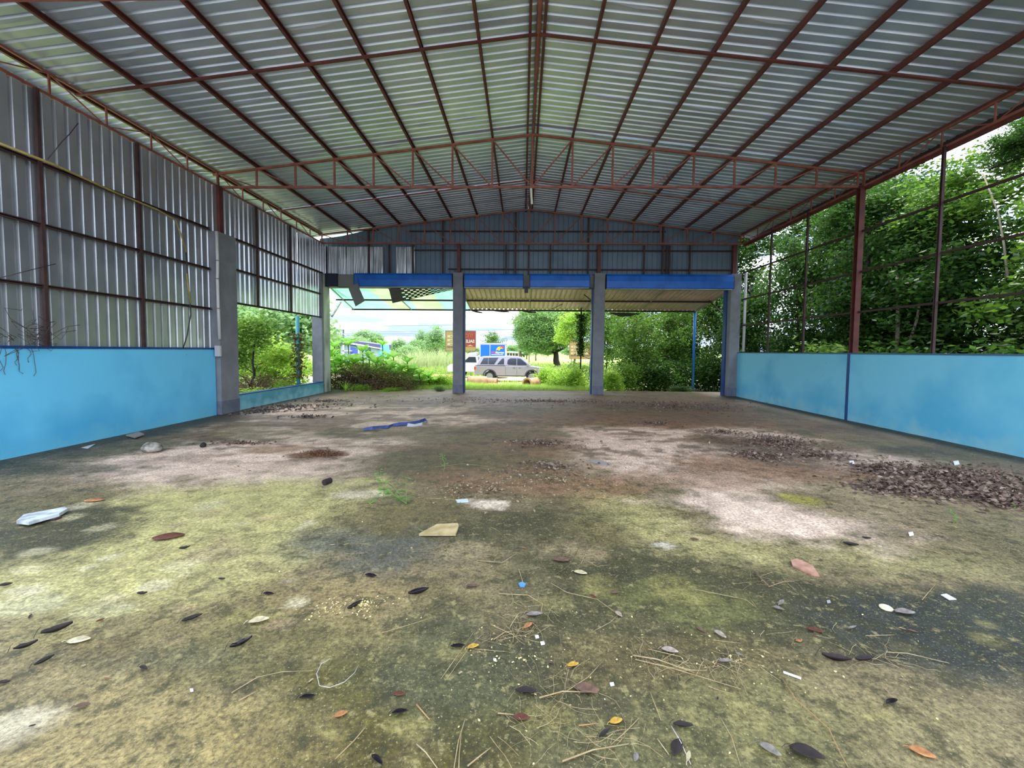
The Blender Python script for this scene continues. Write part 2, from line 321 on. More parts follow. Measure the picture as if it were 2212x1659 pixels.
n1 = n('ShaderNodeTexNoise'); n1.inputs['Scale'].default_value = 3; n1.inputs['Detail'].default_value = 8; l(g.outputs['Position'], n1.inputs[0])
r1 = n('ShaderNodeMapRange'); r1.inputs[1].default_value = .3; r1.inputs[2].default_value = .7; r1.inputs[3].default_value = .6; r1.inputs[4].default_value = 1.35; l(n1.outputs['Fac'], r1.inputs[0])
vm = n('ShaderNodeVectorMath'); vm.operation = 'SCALE'; l(vc.outputs[0], vm.inputs[0]); l(r1.outputs[0], vm.inputs['Scale']); l(vm.outputs[0], b.inputs['Base Color']); b.inputs['Roughness'].default_value = .95
gc = np.zeros(AX.shape+(3,)); gc[:] = c3((150,174,84))
nn = fbm(AX*.3, AY*.3, 4, 41)
k = (np.clip((AY-19)/2, 0, 1)*np.clip((29.5-AY)/1.5, 0, 1)*np.clip((nn-.42)/.1, 0, 1)*(AX > -7)*(AX < 9))[..., None]; gc = gc*(1-k)+c3((176,140,112))*k
k = ((AY > 27.3)*(AY < 35.5))[..., None]*.9; gc = gc*(1-k)+c3((188,166,150))*k
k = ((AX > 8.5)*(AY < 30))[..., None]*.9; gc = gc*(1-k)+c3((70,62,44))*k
k = ((AX < -8.5)*(AX > -16)*(AY < 24))[..., None]*.95; gc = gc*(1-k)+c3((64,58,40))*k  # dark ground outside left wall, chosen to cut light bounced onto the eave
k = np.clip((6-AY)/3, 0, 1)[..., None]*.95; gc = gc*(1-k)+c3((150,146,142))*k  # unseen yard behind camera, grey chosen to keep green bounce off the ceiling
me = bigmesh('ground', np.stack([AX,AY,AZ],-1).reshape(-1,3), np.stack([gi[:-1,:-1],gi[:-1,1:],gi[1:,1:],gi[1:,:-1]],-1).reshape(-1,4), gm, True)
ca = me.color_attributes.new('cover', 'FLOAT_COLOR', 'POINT'); ca.data.foreach_set('color', np.concatenate([gc.reshape(-1,3), np.ones((AX.size,1))],1).astype(np.float32).ravel())
ground = link('ground', me); ground['kind'] = 'structure'

# ------------------------------------------------------------------ corrugated sheets
def sheet_profile(n_rib, pitch=.19, rib=.066, top=.026, depth=.034):
    pts = []
    for i in range(n_rib):
        a = i*pitch; pts += [(a, 0), (a+pitch-rib, 0), (a+pitch-rib+(rib-top)/2, depth), (a+pitch-(rib-top)/2, depth)]
    pts.append((n_rib*pitch, 0)); return pts
def corr(o0, along, run, out, n_rib=4, pitch=.19, seg=1, wob=0, lap_=0, **kw):
    "o0 origin; along: unit dir across ribs; run: vector of the sheet's length; out: dir in which the ribs stand"
    o0, along, run, out = map(Vector, (o0, along, run, out)); pr = sheet_profile(n_rib, pitch, **kw)+([(n_rib*pitch+lap_, .001)] if lap_ else []); mb = MB(); n = len(pr)
    vs = []
    for j in range(seg+1):
        for (a, d) in pr:
            q = random.uniform(-wob, wob) if wob and 0 < a < n_rib*pitch else 0
            vs.append(o0+along*(a+q)+out*(d+q)+run*(j/seg))
    mb.add(vs, [(j*n+i, j*n+i+1, (j+1)*n+i+1, (j+1)*n+i) for j in range(seg) for i in range(n-1)])
    return mb
# ceiling
ceiling = empty('ceiling', (0,0,0), kind='structure')
XRG, ZRG, SL = .2, 6.98, .1185          # ridge and slope of the top chord line
def zr(x): return ZRG-abs(x-XRG)*SL
PUR = .10
Ystart, Yend = 4.3, 16.5
nsheet = int((Yend-Ystart)/.76)
for side in (-1, 1):
    xe = XRG+side*8.62; x0 = XRG+side*.02
    base = None
    mbs = corr((x0, 0, zr(x0)+PUR), (0,1,0), (xe-x0, 0, -(abs(xe-x0))*SL), (0,0,1), 4, seg=6, lap_=.05)
    mesh = mbs.mesh('roof_sheet', m_roof)
    for i in range(nsheet+1):
        y = 16.5-.76*(i+1)
        o = link('roof_sheet', mesh, ceiling, (0, y+random.uniform(-.003,.003), .0 if i % 2 else .004), (random.uniform(-.003,.003), 0, 0))
        # lap of the next sheet: a slightly raised edge at each seam
    lap = MB()
# side laps: thin lipped strips hanging a little open
for side in (-1, 1):
    for i in range(nsheet):
        y = 16.5-.76*(i+1)
        k = random.sample(range(1, 8), 3)
        mb = MB()
        for kk in k:
            xa, xb = XRG+side*(kk+.1), XRG+side*(kk+.9); za, zb = zr(xa)+PUR, zr(xb)+PUR; dz = random.uniform(.012,.022); xm = (xa+xb)/2
            mb.add([(xa,y,za),(xm,y,(za+zb)/2),(xb,y,zb),(xa,y+.05,za-.001),(xm,y+.05,(za+zb)/2-dz),(xb,y+.05,zb-.001)], [(0,1,4,3),(1,2,5,4)])
        mb.build('sheet_lap', m_roof, ceiling)
# purlins
def slope_pt(x, y, dz): return (x, y, zr(x)+dz)
for side in (-1, 1):
    for k in range(9):
        x = XRG+side*(.12 if k == 0 else k*.985)
        if k == 8: x = XRG+side*8.02
        mb = MB().chan((x, Ystart, zr(x)+.055), (x, 16.3, zr(x)+.055), .045, .09)
        if k == 8: pass
        mb.build('purlin', m_red, ceiling)
    x = XRG+side*8.55
    MB().box((x-.01, Ystart, zr(x)-.02), (x+.01, Yend, zr(x)+.12)).build('eave_trim', m_dark, ceiling)
MB().tube([(XRG+.02, Ystart, ZRG+.01), (XRG+.02, 8.35, ZRG+.01)], .04, 8).build('ridge_pipe', m_redl, ceiling)
MB().tube([(XRG+.02, 8.35, ZRG+.01), (XRG+.02, 16.2, ZRG+.01)], .03, 8).build('ridge_pipe', m_redl, ceiling)
MB().add([(XRG-.25,Ystart,ZRG+PUR+.02),(XRG,Ystart,ZRG+PUR+.06),(XRG+.25,Ystart,ZRG+PUR+.02),(XRG-.25,Yend,ZRG+PUR+.02),(XRG,Yend,ZRG+PUR+.06),(XRG+.25,Yend,ZRG+PUR+.02)],[(0,1,4,3),(1,2,5,4)]).build('ridge_cap', m_roof, ceiling)
for y in (7.28, 13.25):
    for side in (-1, 1):
        MB().bar((XRG, y, ZRG-.01), (XRG+side*8.0, y, zr(XRG+8)-.01), .05, .03).build('rafter', m_red if y < 9 else m_redl, ceiling)

# trusses
ZC = 5.69
def truss(y, label, bays=8):
    t = empty('roof_truss', (XRG, y, ZC), label, 'truss', 'roof trusses across the hall')
    def P(x, z): return (x-XRG, 0, z-ZC)
    xl, xr = XRG-8.0, XRG+8.0
    MB().bar(P(xl, ZC), P(xr, ZC), .05, .05).build('bottom_chord', m_redl, t)
    for s in (-1, 1): MB().bar(P(XRG, ZRG-.03), P(XRG+s*8, zr(XRG+8)-.03), .05, .05).build('top_chord', m_redl, t)
    MB().bar(P(XRG, ZC), P(XRG, ZRG-.03), .05, .04).build('king_post', m_redl, t)
    for s in (-1, 1):
        for k in range(1, 9):
            x = XRG+s*(k*.985)
            MB().bar(P(x, ZC), P(x, zr(x)-.03), .045, .03).build('post', m_redl, t)
            xi = XRG+s*((k-1)*.985)
            MB().bar(P(x, zr(x)-.03), P(xi, ZC), .028, .028).build('brace', m_redl, t)
    return t
truss(10.5, 'middle roof truss of faded red steel above the grey and red columns')
truss(15.93, 'far roof truss of red steel standing against the grey gable')
truss(4.9, 'nearest roof truss, only its lower chord showing at the top left corner')

# lattice girders along the eaves
def girder(x, ya, yb, side, label):
    g = empty('lattice_girder', (x, ya, ZC), label, 'girder', 'lattice girders along the eaves'); Ln = yb-ya; h = .36
    MB().bar((0,0,0), (0,Ln,0), .06, .05).build('bottom_chord', m_redl, g)
    MB().bar((0,0,h), (0,Ln,h), .035, .035).build('top_chord', m_redl, g)
    n_ = 6; st = Ln/n_
    for i in range(n_+1): MB().bar((0,i*st,0), (0,i*st,h), .025).build('post', m_redl, g)
    for i in range(n_):
        a, b_ = (0, h) if i % 2 else (h, 0)
        MB().bar((0,i*st,a), (0,(i+1)*st,b_), .018).build('brace', m_redl, g)
girder(XL-.13, 10.5, 15.93, -1, 'lattice girder over the far left bay, above the low wall opening')
girder(XL-.13, 4.9, 10.45, -1, 'lattice girder over the near left bay of silver sheeting')
girder(XR+.1, 10.5, 15.93, 1, 'lattice girder over the far bay of the open side facing the trees')
girder(XR+.1, 4.9, 10.45, 1, 'lattice girder over the near bay of the open side facing the trees')

# ------------------------------------------------------------------ left wall
WT = 1.65
wl = MB().box((XL-.14, 4.6, -.05), (XL, 10.06, WT-.03)).build('wall_left', m_wallL); wl['kind'] = 'structure'
MB().box((XL-.15, 4.6, WT-.03), (XL+.012, 10.06, WT+.012)).build('coping', m_dblue, wl)
lowm = MB().box((XL-.14, 10.8, -.05), (XL, 15.62, .40)).build('low_wall', m_low, wl)
MB().box((XL-.16, 10.8, .40), (XL+.012, 15.62, .425)).build('coping', m_dblue, wl)
XS = XL-.10    # plane of the sheets
sm = corr((XS, 0, WT), (0,1,0), (0,0,5.66-WT), (-1,0,0), 4, seg=4, lap_=.05, rib=.07, depth=.046).mesh('wall_sheet', m_zinc)
y = 10.25
while y > 5.0:
    y -= .76; link('wall_sheet', sm, wl, (random.uniform(-.004,.004), y, 0), (0, 0, random.uniform(-.006,.006)))
sm2 = corr((XS, 0, 2.84), (0,1,0), (0,0,5.66-2.84), (-1,0,0), 4, seg=4, lap_=.05, rib=.07, top=.03).mesh('wall_sheet', m_zinc)
y = 10.25
while y < 15.6:
    link('wall_sheet', sm2, wl, (random.uniform(-.004,.004), y, 0), (0, 0, random.uniform(-.006,.006))); y += .76
XG = XL-.06
for z in (4.53, 3.57, 2.61): MB().chan((XG, 4.6, z), (XG, 10.05, z), .05, .05).build('girt', m_dark, wl)
for z in (4.53, 3.73, 2.85): MB().chan((XG, 10.7, z), (XG, 15.85, z), .05, .05).build('girt', m_dark, wl)
for y in (4.85, 6.49, 8.19): MB().chan((XG+.01, y, WT+.01), (XG+.01, y, 5.66), .05, .05).build('stud', m_dark, wl)
for y in (11.85, 13.57): MB().chan((XG+.01, y, 2.86), (XG+.01, y, 5.66), .05, .05).build('stud', m_dark, wl)

# right wall
wr = MB().box((XR, 4.6, -.05), (XR+.14, 15.95, 1.64)).build('wall_right', m_wallR); wr['kind'] = 'structure'
MB().box((XR-.012, 4.6, 1.64), (XR+.15, 15.95, 1.672)).build('coping', mat('grey_blue_coping', (70,104,128), .6), wr)
MB().box((XR-.012, 10.5, 0), (XR-.0, 10.58, 1.64)).build('blue_strip', m_dblue, wr, label='darker blue painted joint strip')
for z in (4.62, 3.64, 2.67):
    MB().chan((XR+.1, 4.6, z), (XR+.1, 15.9, z), .04, .045).build('girt', m_dark, wr)
for y in (4.85, 6.2, 8.5, 12.35, 14.1): MB().chan((XR+.06, y, 1.672), (XR+.06, y, ZC), .05, .05).build('stud', m_dark, wr)
MB().chan((XR+.12, 4.6, ZC-.06), (XR+.12, 15.9, ZC-.06), .05, .07).build('girt', m_red, wr)

# ------------------------------------------------------------------ columns
def conc_col(x0, x1, y0, y1, h, label, stub=None, strip=None, group='grey concrete columns'):
    t = empty('concrete_column', ((x0+x1)/2, (y0+y1)/2, 0), label, 'column', group)
    hx, hy = (x1-x0)/2, (y1-y0)/2
    bevel(MB().box((-hx,-hy,0), (hx,hy,h)).build('shaft', m_conc, t), .008, 1)
    bevel(MB().box((-hx-.006,-hy-.006,0), (hx+.006,hy+.006,.34)).build('footing_band', mat('damp_grey_render', (116,120,136), .8, noise=(98,102,120), nscale=6), t), .004, 1)
    if stub:
        sx, w, zt = stub
        MB().box((sx-w/2,-.06,h), (sx+w/2,.08,zt)).build('steel_stub', m_red, t, label='dark red steel stub')
    if strip:
        sx0, sx1, sy0, sy1 = strip
        MB().box((sx0,sy0,0), (sx1,sy1,h-.5)).build('shutter_rail', m_dblue, t, label='blue shutter rail')
    return t
conc_col(-7.9, -7.44, 10.1, 10.76, 4.5, 'big grey concrete column between the blue wall and the low wall opening', stub=(.02,.16,ZC))
conc_col(-7.95, -7.56, 15.6, 16.25, 4.5, 'grey concrete column at the far left corner, its inner face coloured pale as if lit, with streaks', stub=(.0,.18,ZC))
conc_col(-2.66, -2.28, 15.9, 16.34, 4.6, 'grey column left of the silver pickup, standing in front of the signboard', stub=(.0,.13,ZC), strip=(.19,.235,.02,.26))
conc_col(2.70, 3.10, 15.9, 16.34, 4.6, 'grey column right of the pickup, beside the vine-covered post', stub=(-.02,.13,ZC), strip=(-.245,-.2,.02,.26))
conc_col(7.78, 8.16, 15.9, 16.34, 4.6, 'grey column at the far end of the light blue wall', stub=(.0,.14,ZC), strip=(-.24,-.19,.02,.26))
t = empty('steel_column', (XR+.07, 10.5, 1.67), 'tall dark red steel column standing on the light blue wall', 'column')
MB().chan((0,0,0), (0,0,ZC-1.67), .13, .13).build('shaft', m_red, t)
MB().box((-.09,-.09,0), (.09,.09,.012)).build('base_plate', m_dark, t)
MB().box((-.1,-.09,ZC-1.69), (.1,.09,ZC-1.675)).build('cap_plate', m_dark, t)
# far-left column inner face: side light put into the pale colour, plus streaks
MB().box((.197,-.2,0), (.203,.31,4.48)).build('lit_inner_face', mat('streaked_lit_pale', (196,200,192), .8, noise=(96,100,92), nscale=1.6, lo=.3, hi=.52, stretch=(1,1,.5)), bpy.data.objects['concrete_column.001'], label='inner face coloured pale as if lit from the side, streaked with black')

def pipe_thing(name, pts, r, m, label, cat, n=8, r1=None):
    o = MB().tube(pts, r, n, r1).build(name, m, smooth=True); tag(o, label, cat); return o
p = [at(456,495,0,-7.41), at(459,560,0,-7.41), at(461,600,0,-7.41), at(463,665,0,-7.41), at(465,733,0,-7.41)]
p = [Vector((-7.415+.01*math.sin(i*2), 10.04, q.z)) for i, q in enumerate(p)]
dp = empty('downpipe', tuple(p[-1]), 'white plastic pipe running up the edge of the big left column', 'pipe')
MB().tube([q-p[-1] for q in p], .035, 8).build('pipe', m_pvc, dp, True)
for i in range(1, 4): MB().tube([p[i]-p[-1]-Vector((0,0,.015)), p[i]-p[-1]+Vector((0,0,.015))], .042, 8).build('clamp', mat('dull_clamp', (150,130,120), .5), dp)
bx = empty('switch_box', (-7.43, 10.0, 1.45), 'small white electrical box on the left column at the wall top', 'switch box')
bevel(MB().box((-.06,-.03,0), (.06,.05,.26)).build('case', m_pvc, bx), .01)
MB().box((-.05,-.036,.02), (.05,-.03,.24)).build('cover', mat('off_white_cover', (190,192,200), .5), bx)
dp2 = empty('downpipe', (8.26, 15.8, 1.70), 'white plastic pipe beside the far right corner column', 'pipe')
MB().tube([(0,0,0),(.0,0,2.9)], .05, 8).build('pipe', m_pvc, dp2, True)
for z in (1.0, 1.9): MB().tube([(0,0,z),(0,0,z+.05)], .06, 8).build('clamp', m_conc, dp2)

# ------------------------------------------------------------------ front (gable) wall
wf = empty('wall_front', (0, 16.3, 0), kind='structure')
YG = 16.3
def addf(name, mb, m, label=None): return mb.build(name, m, wf, loc=(0,-16.3,0), label=label)
# gable sheets with fine ribs
x = -7.95
while x < 8.15:
    x2 = min(x+.76, 8.2); z0 = 4.56
    za, zb = zr(x)+.10, zr(x2)+.10; nr = 4; mb = MB(); prof = []
    for i in range(nr):
        a = x+(x2-x)*i/nr; w_ = (x2-x)/nr
        prof += [(a, 0), (a+w_*.8, 0), (a+w_*.87, .012), (a+w_*.93, .012)]
    prof.append((x2, 0)); nn_ = len(prof)
    top = [zr(min(max(px_, -8), 8.4))+.09 for px_, _ in prof]
    if x < -5.9:      # torn sheets leave a lit gap at the upper corner
        top = [tz-.02-.13*max(0, min(1, (-5.9-px_)/1.2)) for tz, (px_, _) in zip(top, prof)]
    mb.add([(px_, YG+d, z0) for px_, d in prof]+[(px_, YG+d, tz) for (px_, d), tz in zip(prof, top)], [(i, i+1, nn_+i+1, nn_+i) for i in range(nn_-1)])
    addf('gable_sheet', mb, m_gable); x = x2
# uneven silver sheets in front, at left
x = -7.6
while x < -4.25:
    wd = random.uniform(.30,.45)
    if -5.45 < x < -5.0: x += .12; continue
    o = addf('silver_sheet', corr((x, 16.18+random.uniform(0,.05), 4.56), (1,0,0), (0,0,ZC-.06-4.56), (0,-1 if random.random() < .5 else 1,0), 4, wd/4, seg=2, wob=.008, rib=wd/4*.5, top=wd/4*.2, depth=.03), m_zinc); x += wd+.01
for px_ in (796,840,891,956,1093,1113.5,1142,1189,1271,1392,1432,1441,1447,1491):
    X = at(px_, 560, 1, 16.1).x; hi = ZC if px_ in (840,891,1093,1142,1189,1392,1441,1447,1491) else zr(X)+.05
    addf('stud', MB().chan((X,16.14,4.56), (X,16.14,hi), .06, .05), m_dark)
for z, a, b_ in ((6.22,-4.4,5.4),(5.5,-4.2,8.0),(4.78,-2.9,8.0),(6.26,-6.4,-5.6)):
    addf('girt', MB().chan((a,16.2,z), (b_,16.2,z), .04, .05), m_dark)
# lintel band: concrete beam behind shutter boxes
addf('lintel', MB().box((-7.6,16.12,4.08), (7.8,16.3,4.55)), m_conc)
addf('lintel_soffit', MB().box((-7.6,16.06,4.04), (7.8,16.32,4.08)), m_navy)
def shutter(xa, xb, z0, z1, label):
    t = empty('roller_shutter', ((xa+xb)/2, 15.98, z0), label, 'roller shutter', 'blue roller shutter boxes over the openings'); w_ = (xb-xa)/2; h_ = z1-z0
    prof = [(-.14,0.02),(-.15,h_*.5),(-.13,h_*.85),(-.08,h_),(.12,h_),(.12,0),(-.10,0)]
    bevel(MB().prism([(-w_, a, z) for a, z in prof], (2*w_, 0, 0)).build('housing', m_blue2, t), .006, 1)
    for s in (-1, 1): MB().prism([(s*w_, a, z) for a, z in prof], (s*.012, 0, 0)).build('end_plate', m_navy, t)
    MB().box((-w_,-.12,-.03), (w_*.98,-.08,.0)).build('bottom_rail', m_concw, t)
shutter(-6.42, -2.69, 4.05, 4.56, 'long blue roller shutter box left of the first far column')
shutter(-2.22, .0, 4.05, 4.56, 'blue roller shutter box right of the first far column, rounded at its right end')
shutter(.27, 2.50, 4.05, 4.56, 'short blue roller shutter box left of the second far column')
shutter(3.14, 7.85, 4.02, 4.56, 'longest blue roller shutter box, at the right end over the dark opening')
addf('end_box', MB().box((-7.56,15.86,4.04), (-7.1,16.06,4.54)), m_navy)
addf('grey_fascia', MB().box((-7.1,15.98,4.06), (-6.42,16.02,4.5)), mat('bare_grey_sheet', (128,132,130), .5))
addf('hanging_bracket', MB().box((.06,15.98,3.86), (.2,16.1,4.1)), m_navy)
fl = empty('hanging_flap', tuple(at(785,605,1,15.82)), 'bent grey sheet flap hanging from the left end of the blue shutter', 'metal sheet')
q = [at(768,592,1,15.8), at(772,612,1,15.8), at(755,619,1,15.75), at(753,624,1,15.75), at(768,662,1,15.6), at(788,650,1,15.6), at(776,622,1,15.75), at(771,600,1,15.8)]
MB().prism([v-fl.location for v in q], (0,.012,0)).build('flap', mat('bare_grey_sheet', (128,132,130), .5), fl)
MB().prism([v-fl.location+Vector((0,-.01,0)) for v in (at(755,619,1,15.75), at(776,622,1,15.75), at(776.5,624,1,15.75), at(754.5,621,1,15.75))], (0,.008,0)).build('fold', mat('bare_grey_sheet', (128,132,130), .5), fl)
# torn perforated shutter curtain
pc = empty('shutter_curtain', tuple(at(840,622,1,16.4)), 'torn perforated shutter curtain with rows of slots hanging below the blue box', 'shutter curtain')
P00, P10, P01 = at(839,620,1,16.45), at(978,620,1,16.5), at(848,655,1,16.9); P11 = at(978,626,1,16.6)
rows, cols = 13, 64; m_curt = mat('grimy_shutter_slats', (104,102,98), .5, .3)
def PP(u, v):
    a = P00.lerp(P10, u); b_ = P01.lerp(P11, u); return a.lerp(b_, v)-pc.location
for r in range(rows):
    mb = MB(); v0, v1 = r/rows, (r+1)/rows
    for c in range(cols):
        u0, u1 = c/cols, (c+1)/cols
        hole = r % 2 == 1 and c > 11 and (c+(r//2)*3) % 6 < 3
        a, b_, d, e_ = PP(u0,v0), PP(u1,v0), PP(u1,v1), PP(u0,v1)
        if hole: continue
        bul = Vector((0,-.02,0)); mid0, mid1 = (a+e_)/2+bul, (b_+d)/2+bul
        mb.add([a,b_,mid1,mid0,e_,d], [(0,1,2,3),(3,2,5,4)])
    mb.build('slat', m_curt, pc, kind='stuff' if r % 2 else None)

# ------------------------------------------------------------------ front canopy
can = empty('front_canopy', (0,16.4,0), 'lean-to canopy outside the front, beige and green sheets sloping down', 'canopy')
CI, CO = (16.42, 4.08), (19.95, 3.56)
def cz(y): return CI[1]+(CO[1]-CI[1])*(y-CI[0])/(CO[0]-CI[0])
def L0(p): return (p[0], p[1]-16.4, p[2])
x = -2.5; i = 0
while x < 8.1:
    skew = 0
    mb = MB(); prof = sheet_profile(4, .205, .085, .04, .05)
    n_ = len(prof); vs_ = [L0((x+a, CI[0], CI[1]+.05+d)) for a, d in prof]+[L0((x+a, CO[0], CO[1]+.05+d)) for a, d in prof]
    mb.add(vs_, [(i_, i_+1, n_+i_+1, n_+i_) for i_ in range(n_-1)]); mb.build('canopy_sheet', m_beige, can); x += .82
m_fib = mat('green_fibreglass', (150,210,184), .5, noise=(128,180,152), nscale=1.3, trans=.5)
m_fiby = mat('yellowed_fibreglass', (176,200,150), .5, noise=(150,170,124), nscale=1.3, trans=.5)
xs_ = [-8.5,-7.7,-6.9,-6.2,-5.4,-5.0,-4.2,-3.75,-3.3,-2.5]
for i in range(len(xs_)-1):
    xa, xb = xs_[i], xs_[i+1]; mm_ = m_fiby if i in (3,5,6) else m_fib
    xi0 = max(xa, -7.75) if i else -7.75
    MB().add([L0((max(xa,-7.7),CI[0],CI[1]+.05)), L0((max(xb,-7.5),CI[0],CI[1]+.05)), L0((xb,CO[0],CO[1]+.05)), L0((xa,CO[0],CO[1]+.05))], [(0,1,2,3)]).build('translucent_sheet', mm_, can, label='pale green translucent sheet' if mm_ is m_fib else 'yellowed translucent sheet')
for y in (18.2, 19.9): MB().chan(L0((-8.2,y,cz(y))), L0((8.15,y,cz(y))), .05, .07).build('canopy_purlin', m_dark, can)
for x in (-8.1,-5.3,-2.45,.3,2.95,5.5,8.1): MB().bar(L0((max(x,-7.6),CI[0],CI[1]-.0)), L0((x,CO[0],CO[1]-.0)), .04).build('canopy_rafter', mat('pale_painted_steel', (150,150,146), .5), can)
MB().bar(L0((-7.55,16.4,2.95)), L0((-8.15,18.6,cz(18.6))), .06).build('strut', m_concw, can)
MB().bar(L0((7.9,16.4,3.0)), L0((7.9,18.0,cz(18.0))), .04).build('strut', m_dark, can)
MB().bar(L0((2.72,16.4,3.6)), L0((2.5,17.2,cz(17.2))), .03).build('strut', m_dark, can)
MB().tube([L0(at(1190,668,1,19)), L0(at(1215,657,1,19)), L0(at(1240,652,1,19))], .012, 5).build('loose_cable', m_dark, can)
for pa, pb, dp_ in (((1012,668),(1042,676),.05),((1055,669),(1100,674),.04),((1128,672),(1158,675),.04),((1318,676),(1380,678),.12)):
    a = at(*pa,1,19.9); b_ = at(*pb,1,19.9)
    mb = MB(); n_ = 10; pts = []
    for i in range(n_+1):
        u = i/n_; pts.append(((a.lerp(b_,u)), dp_*(math.sin(u*PI)+random.random()*.4)))
    mb.add([L0((p_.x,p_.y,p_.z+.03)) for p_, d in pts]+[L0((p_.x,p_.y+.05,p_.z-d)) for p_, d in pts], [(i,i+1,n_+2+i,n_+1+i) for i in range(n_)]); mb.build('torn_netting', mat('black_shade_net', (70,62,66), .9), can)
cp = empty('canopy_post', (8.1, 19.9, -.1), 'thin blue steel post under the far right end of the canopy', 'post')
MB().tube([(0,0,0),(0,0,cz(19.9)+.1)], .06, 10).build('shaft', mat('bright_blue_post_paint', (30,104,180), .5), cp, True)
MB().box((-.12,-.12,0), (.12,.12,.015)).build('base_plate', m_dark, cp)

# ------------------------------------------------------------------ hanging bits under the roof
hs = empty('hanging_batten', tuple(at(1147,405,1,10.45)), 'pale plastic batten hanging below the middle truss at the ridge', 'batten')
b0 = at(1149,441,1,10.45)-hs.location
MB().bar((0,0,-.02), b0, .05, .02, up=(0,1,0)).build('batten', mat('pale_yellow_plastic', (200,204,180), .5), hs)
MB().tube([(0,0,0),(-.02,0,.25),(.02,0,.5)], .006, 5).build('wire', mat('tan_wire', (170,130,90), .6), hs)
bamb = [at(0,310,0,-7.45), at(120,357,0,-7.45), at(250,416,0,-7.45), at(340,453,0,-7.45), at(378,475,0,-7.45), at(392,508,0,-7.45), at(402,545,0,-7.45)]
cn = empty('conduit', tuple(bamb[0]), 'yellow flexible conduit along the top girt, drooping near the left column', 'conduit')
MB().tube([q-bamb[0] for q in bamb], .02, 7, .014).build('yellow_tube', mat('yellow_conduit', (176,160,92), .5, noise=(140,124,70), nscale=3), cn, True)
tail = [bamb[-1], at(404,575,0,-7.45), at(408,620,0,-7.45), at(412,680,0,-7.45), at(404,725,0,-7.45), at(396,752,0,-7.45)]
MB().tube([q-bamb[0] for q in tail], .012, 6).build('black_cable', mat('black_cable', (46,42,46), .5), cn, True)
MB().tube([q-bamb[0] for q in (at(403,590,0,-7.44), at(407,622,0,-7.44), at(412,655,0,-7.44))], .018, 6).build('yellow_tube', mat('yellow_conduit', (0,0,0)), cn, True)
for pts, lab in (([(169,266),(150,290),(135,305),(103,344)], 'thin dry stem slanting across the upper silver sheets'),
                 ([(120,570),(60,585),(0,600)], 'thin dry stem lying across the silver sheets above the lower girt')):
    pp = [at(a, b_, 0, -7.46) for a, b_ in pts]
    pipe_thing('dry_creeper', pp, .006, m_dark, lab, 'creeper', 5)
rr_ = random.Random(3)
cr_ = MB(); 
for i in range(26):
    a = at(rr_.uniform(0,90), rr_.uniform(700,752), 0, -7.45); pts = [a]
    for j in range(4): pts.append(pts[-1]+Vector((0, rr_.uniform(-.2,.25), rr_.uniform(-.12,.16))))
    cr_.tube(pts, .004, 4, cap=False)
for i in range(7):
    a = at(rr_.uniform(0,85), 752, 0, -7.5); pts = [a]
    for j in range(4): pts.append(pts[-1]+Vector((0, rr_.uniform(-.05,.06), rr_.uniform(-.16,-.03))))
    cr_.tube(pts, .004, 4, cap=False)
tag(cr_.build('dry_creeper', mat('dry_brown_stem', (70,58,54), .9)), 'tangle of dry roots spilling over the blue wall top at far left', 'creeper', kind='stuff')

# ------------------------------------------------------------------ vegetation helpers
def leaf_arrays(C, size, r, flat=.5, aspect=.5, droop=0.0, curl=.15):
    n_ = len(C); d = r.normal(size=(n_,3)); d[:,2] *= flat; d[:,2] -= droop; d /= np.linalg.norm(d, axis=1)[:,None]
    u = r.normal(size=(n_,3)); s = np.cross(d, u); s /= np.linalg.norm(s, axis=1)[:,None]; nrm = np.cross(s, d)
    L_ = (size*r.uniform(.6,1.3,n_))[:,None]; W = L_*aspect*.5
    base = C; tip = C+d*L_; mid = C+d*L_*.5
    lft = mid-s*W+nrm*W*curl*2; rgt = mid+s*W+nrm*W*curl*2
    V_ = np.stack([base, lft, tip, rgt], 1).reshape(-1,3); i = np.arange(n_)*4
    F_ = np.stack([np.stack([i, i+1, i+2],1), np.stack([i, i+2, i+3],1)], 1).reshape(-1,3)
    return V_, F_
def crown_mesh(name, m, r, n_clump, per, size, rad=(1,1,1), cr_=.25, shell=.55, aspect=.5, flat=.5, droop=0):
    d = r.normal(size=(n_clump,3)); d /= np.linalg.norm(d,axis=1)[:,None]
    rr = (shell+(1-shell)*r.uniform(0,1,n_clump))[:,None]; cc = d*rr*np.array(rad)
    C = np.repeat(cc, per, 0)+r.normal(size=(n_clump*per,3))*cr_*np.array([1,1,.7])
    V_, F_ = leaf_arrays(C, size, r, flat, aspect, droop); return bigmesh(name, V_, F_, m)
def greens(name, cols, trans=.45, rough=.5): return mat(name, cols[0], rough, island=cols, trans=trans, spec=.35)
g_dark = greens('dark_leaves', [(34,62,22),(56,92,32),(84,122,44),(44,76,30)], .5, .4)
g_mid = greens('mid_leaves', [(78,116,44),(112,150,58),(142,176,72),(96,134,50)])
g_shade = greens('shade_tinted_leaves', [(60,94,32),(88,126,42),(120,156,58),(74,108,38)], .5, .4)  # darker copy of the mid leaves, shade put into the colour
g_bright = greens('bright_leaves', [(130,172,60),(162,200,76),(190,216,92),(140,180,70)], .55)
g_far = greens('far_leaves', [(132,168,112),(152,186,124),(168,198,132),(140,176,120)], .3)  # distance haze is mixed into these pale leaf colours
g_blue = greens('bluish_leaves', [(74,108,78),(92,128,90),(110,142,100)], .3)
g_yel = greens('yellow_leaves', [(190,180,50),(220,200,60),(170,180,60)], .5)
g_dry = greens('dry_leaves', [(120,96,66),(92,74,52),(148,126,90)], .1, .9)
g_grass = greens('grass_blades', [(146,184,74),(176,208,96),(200,222,120),(166,186,94)], .5)
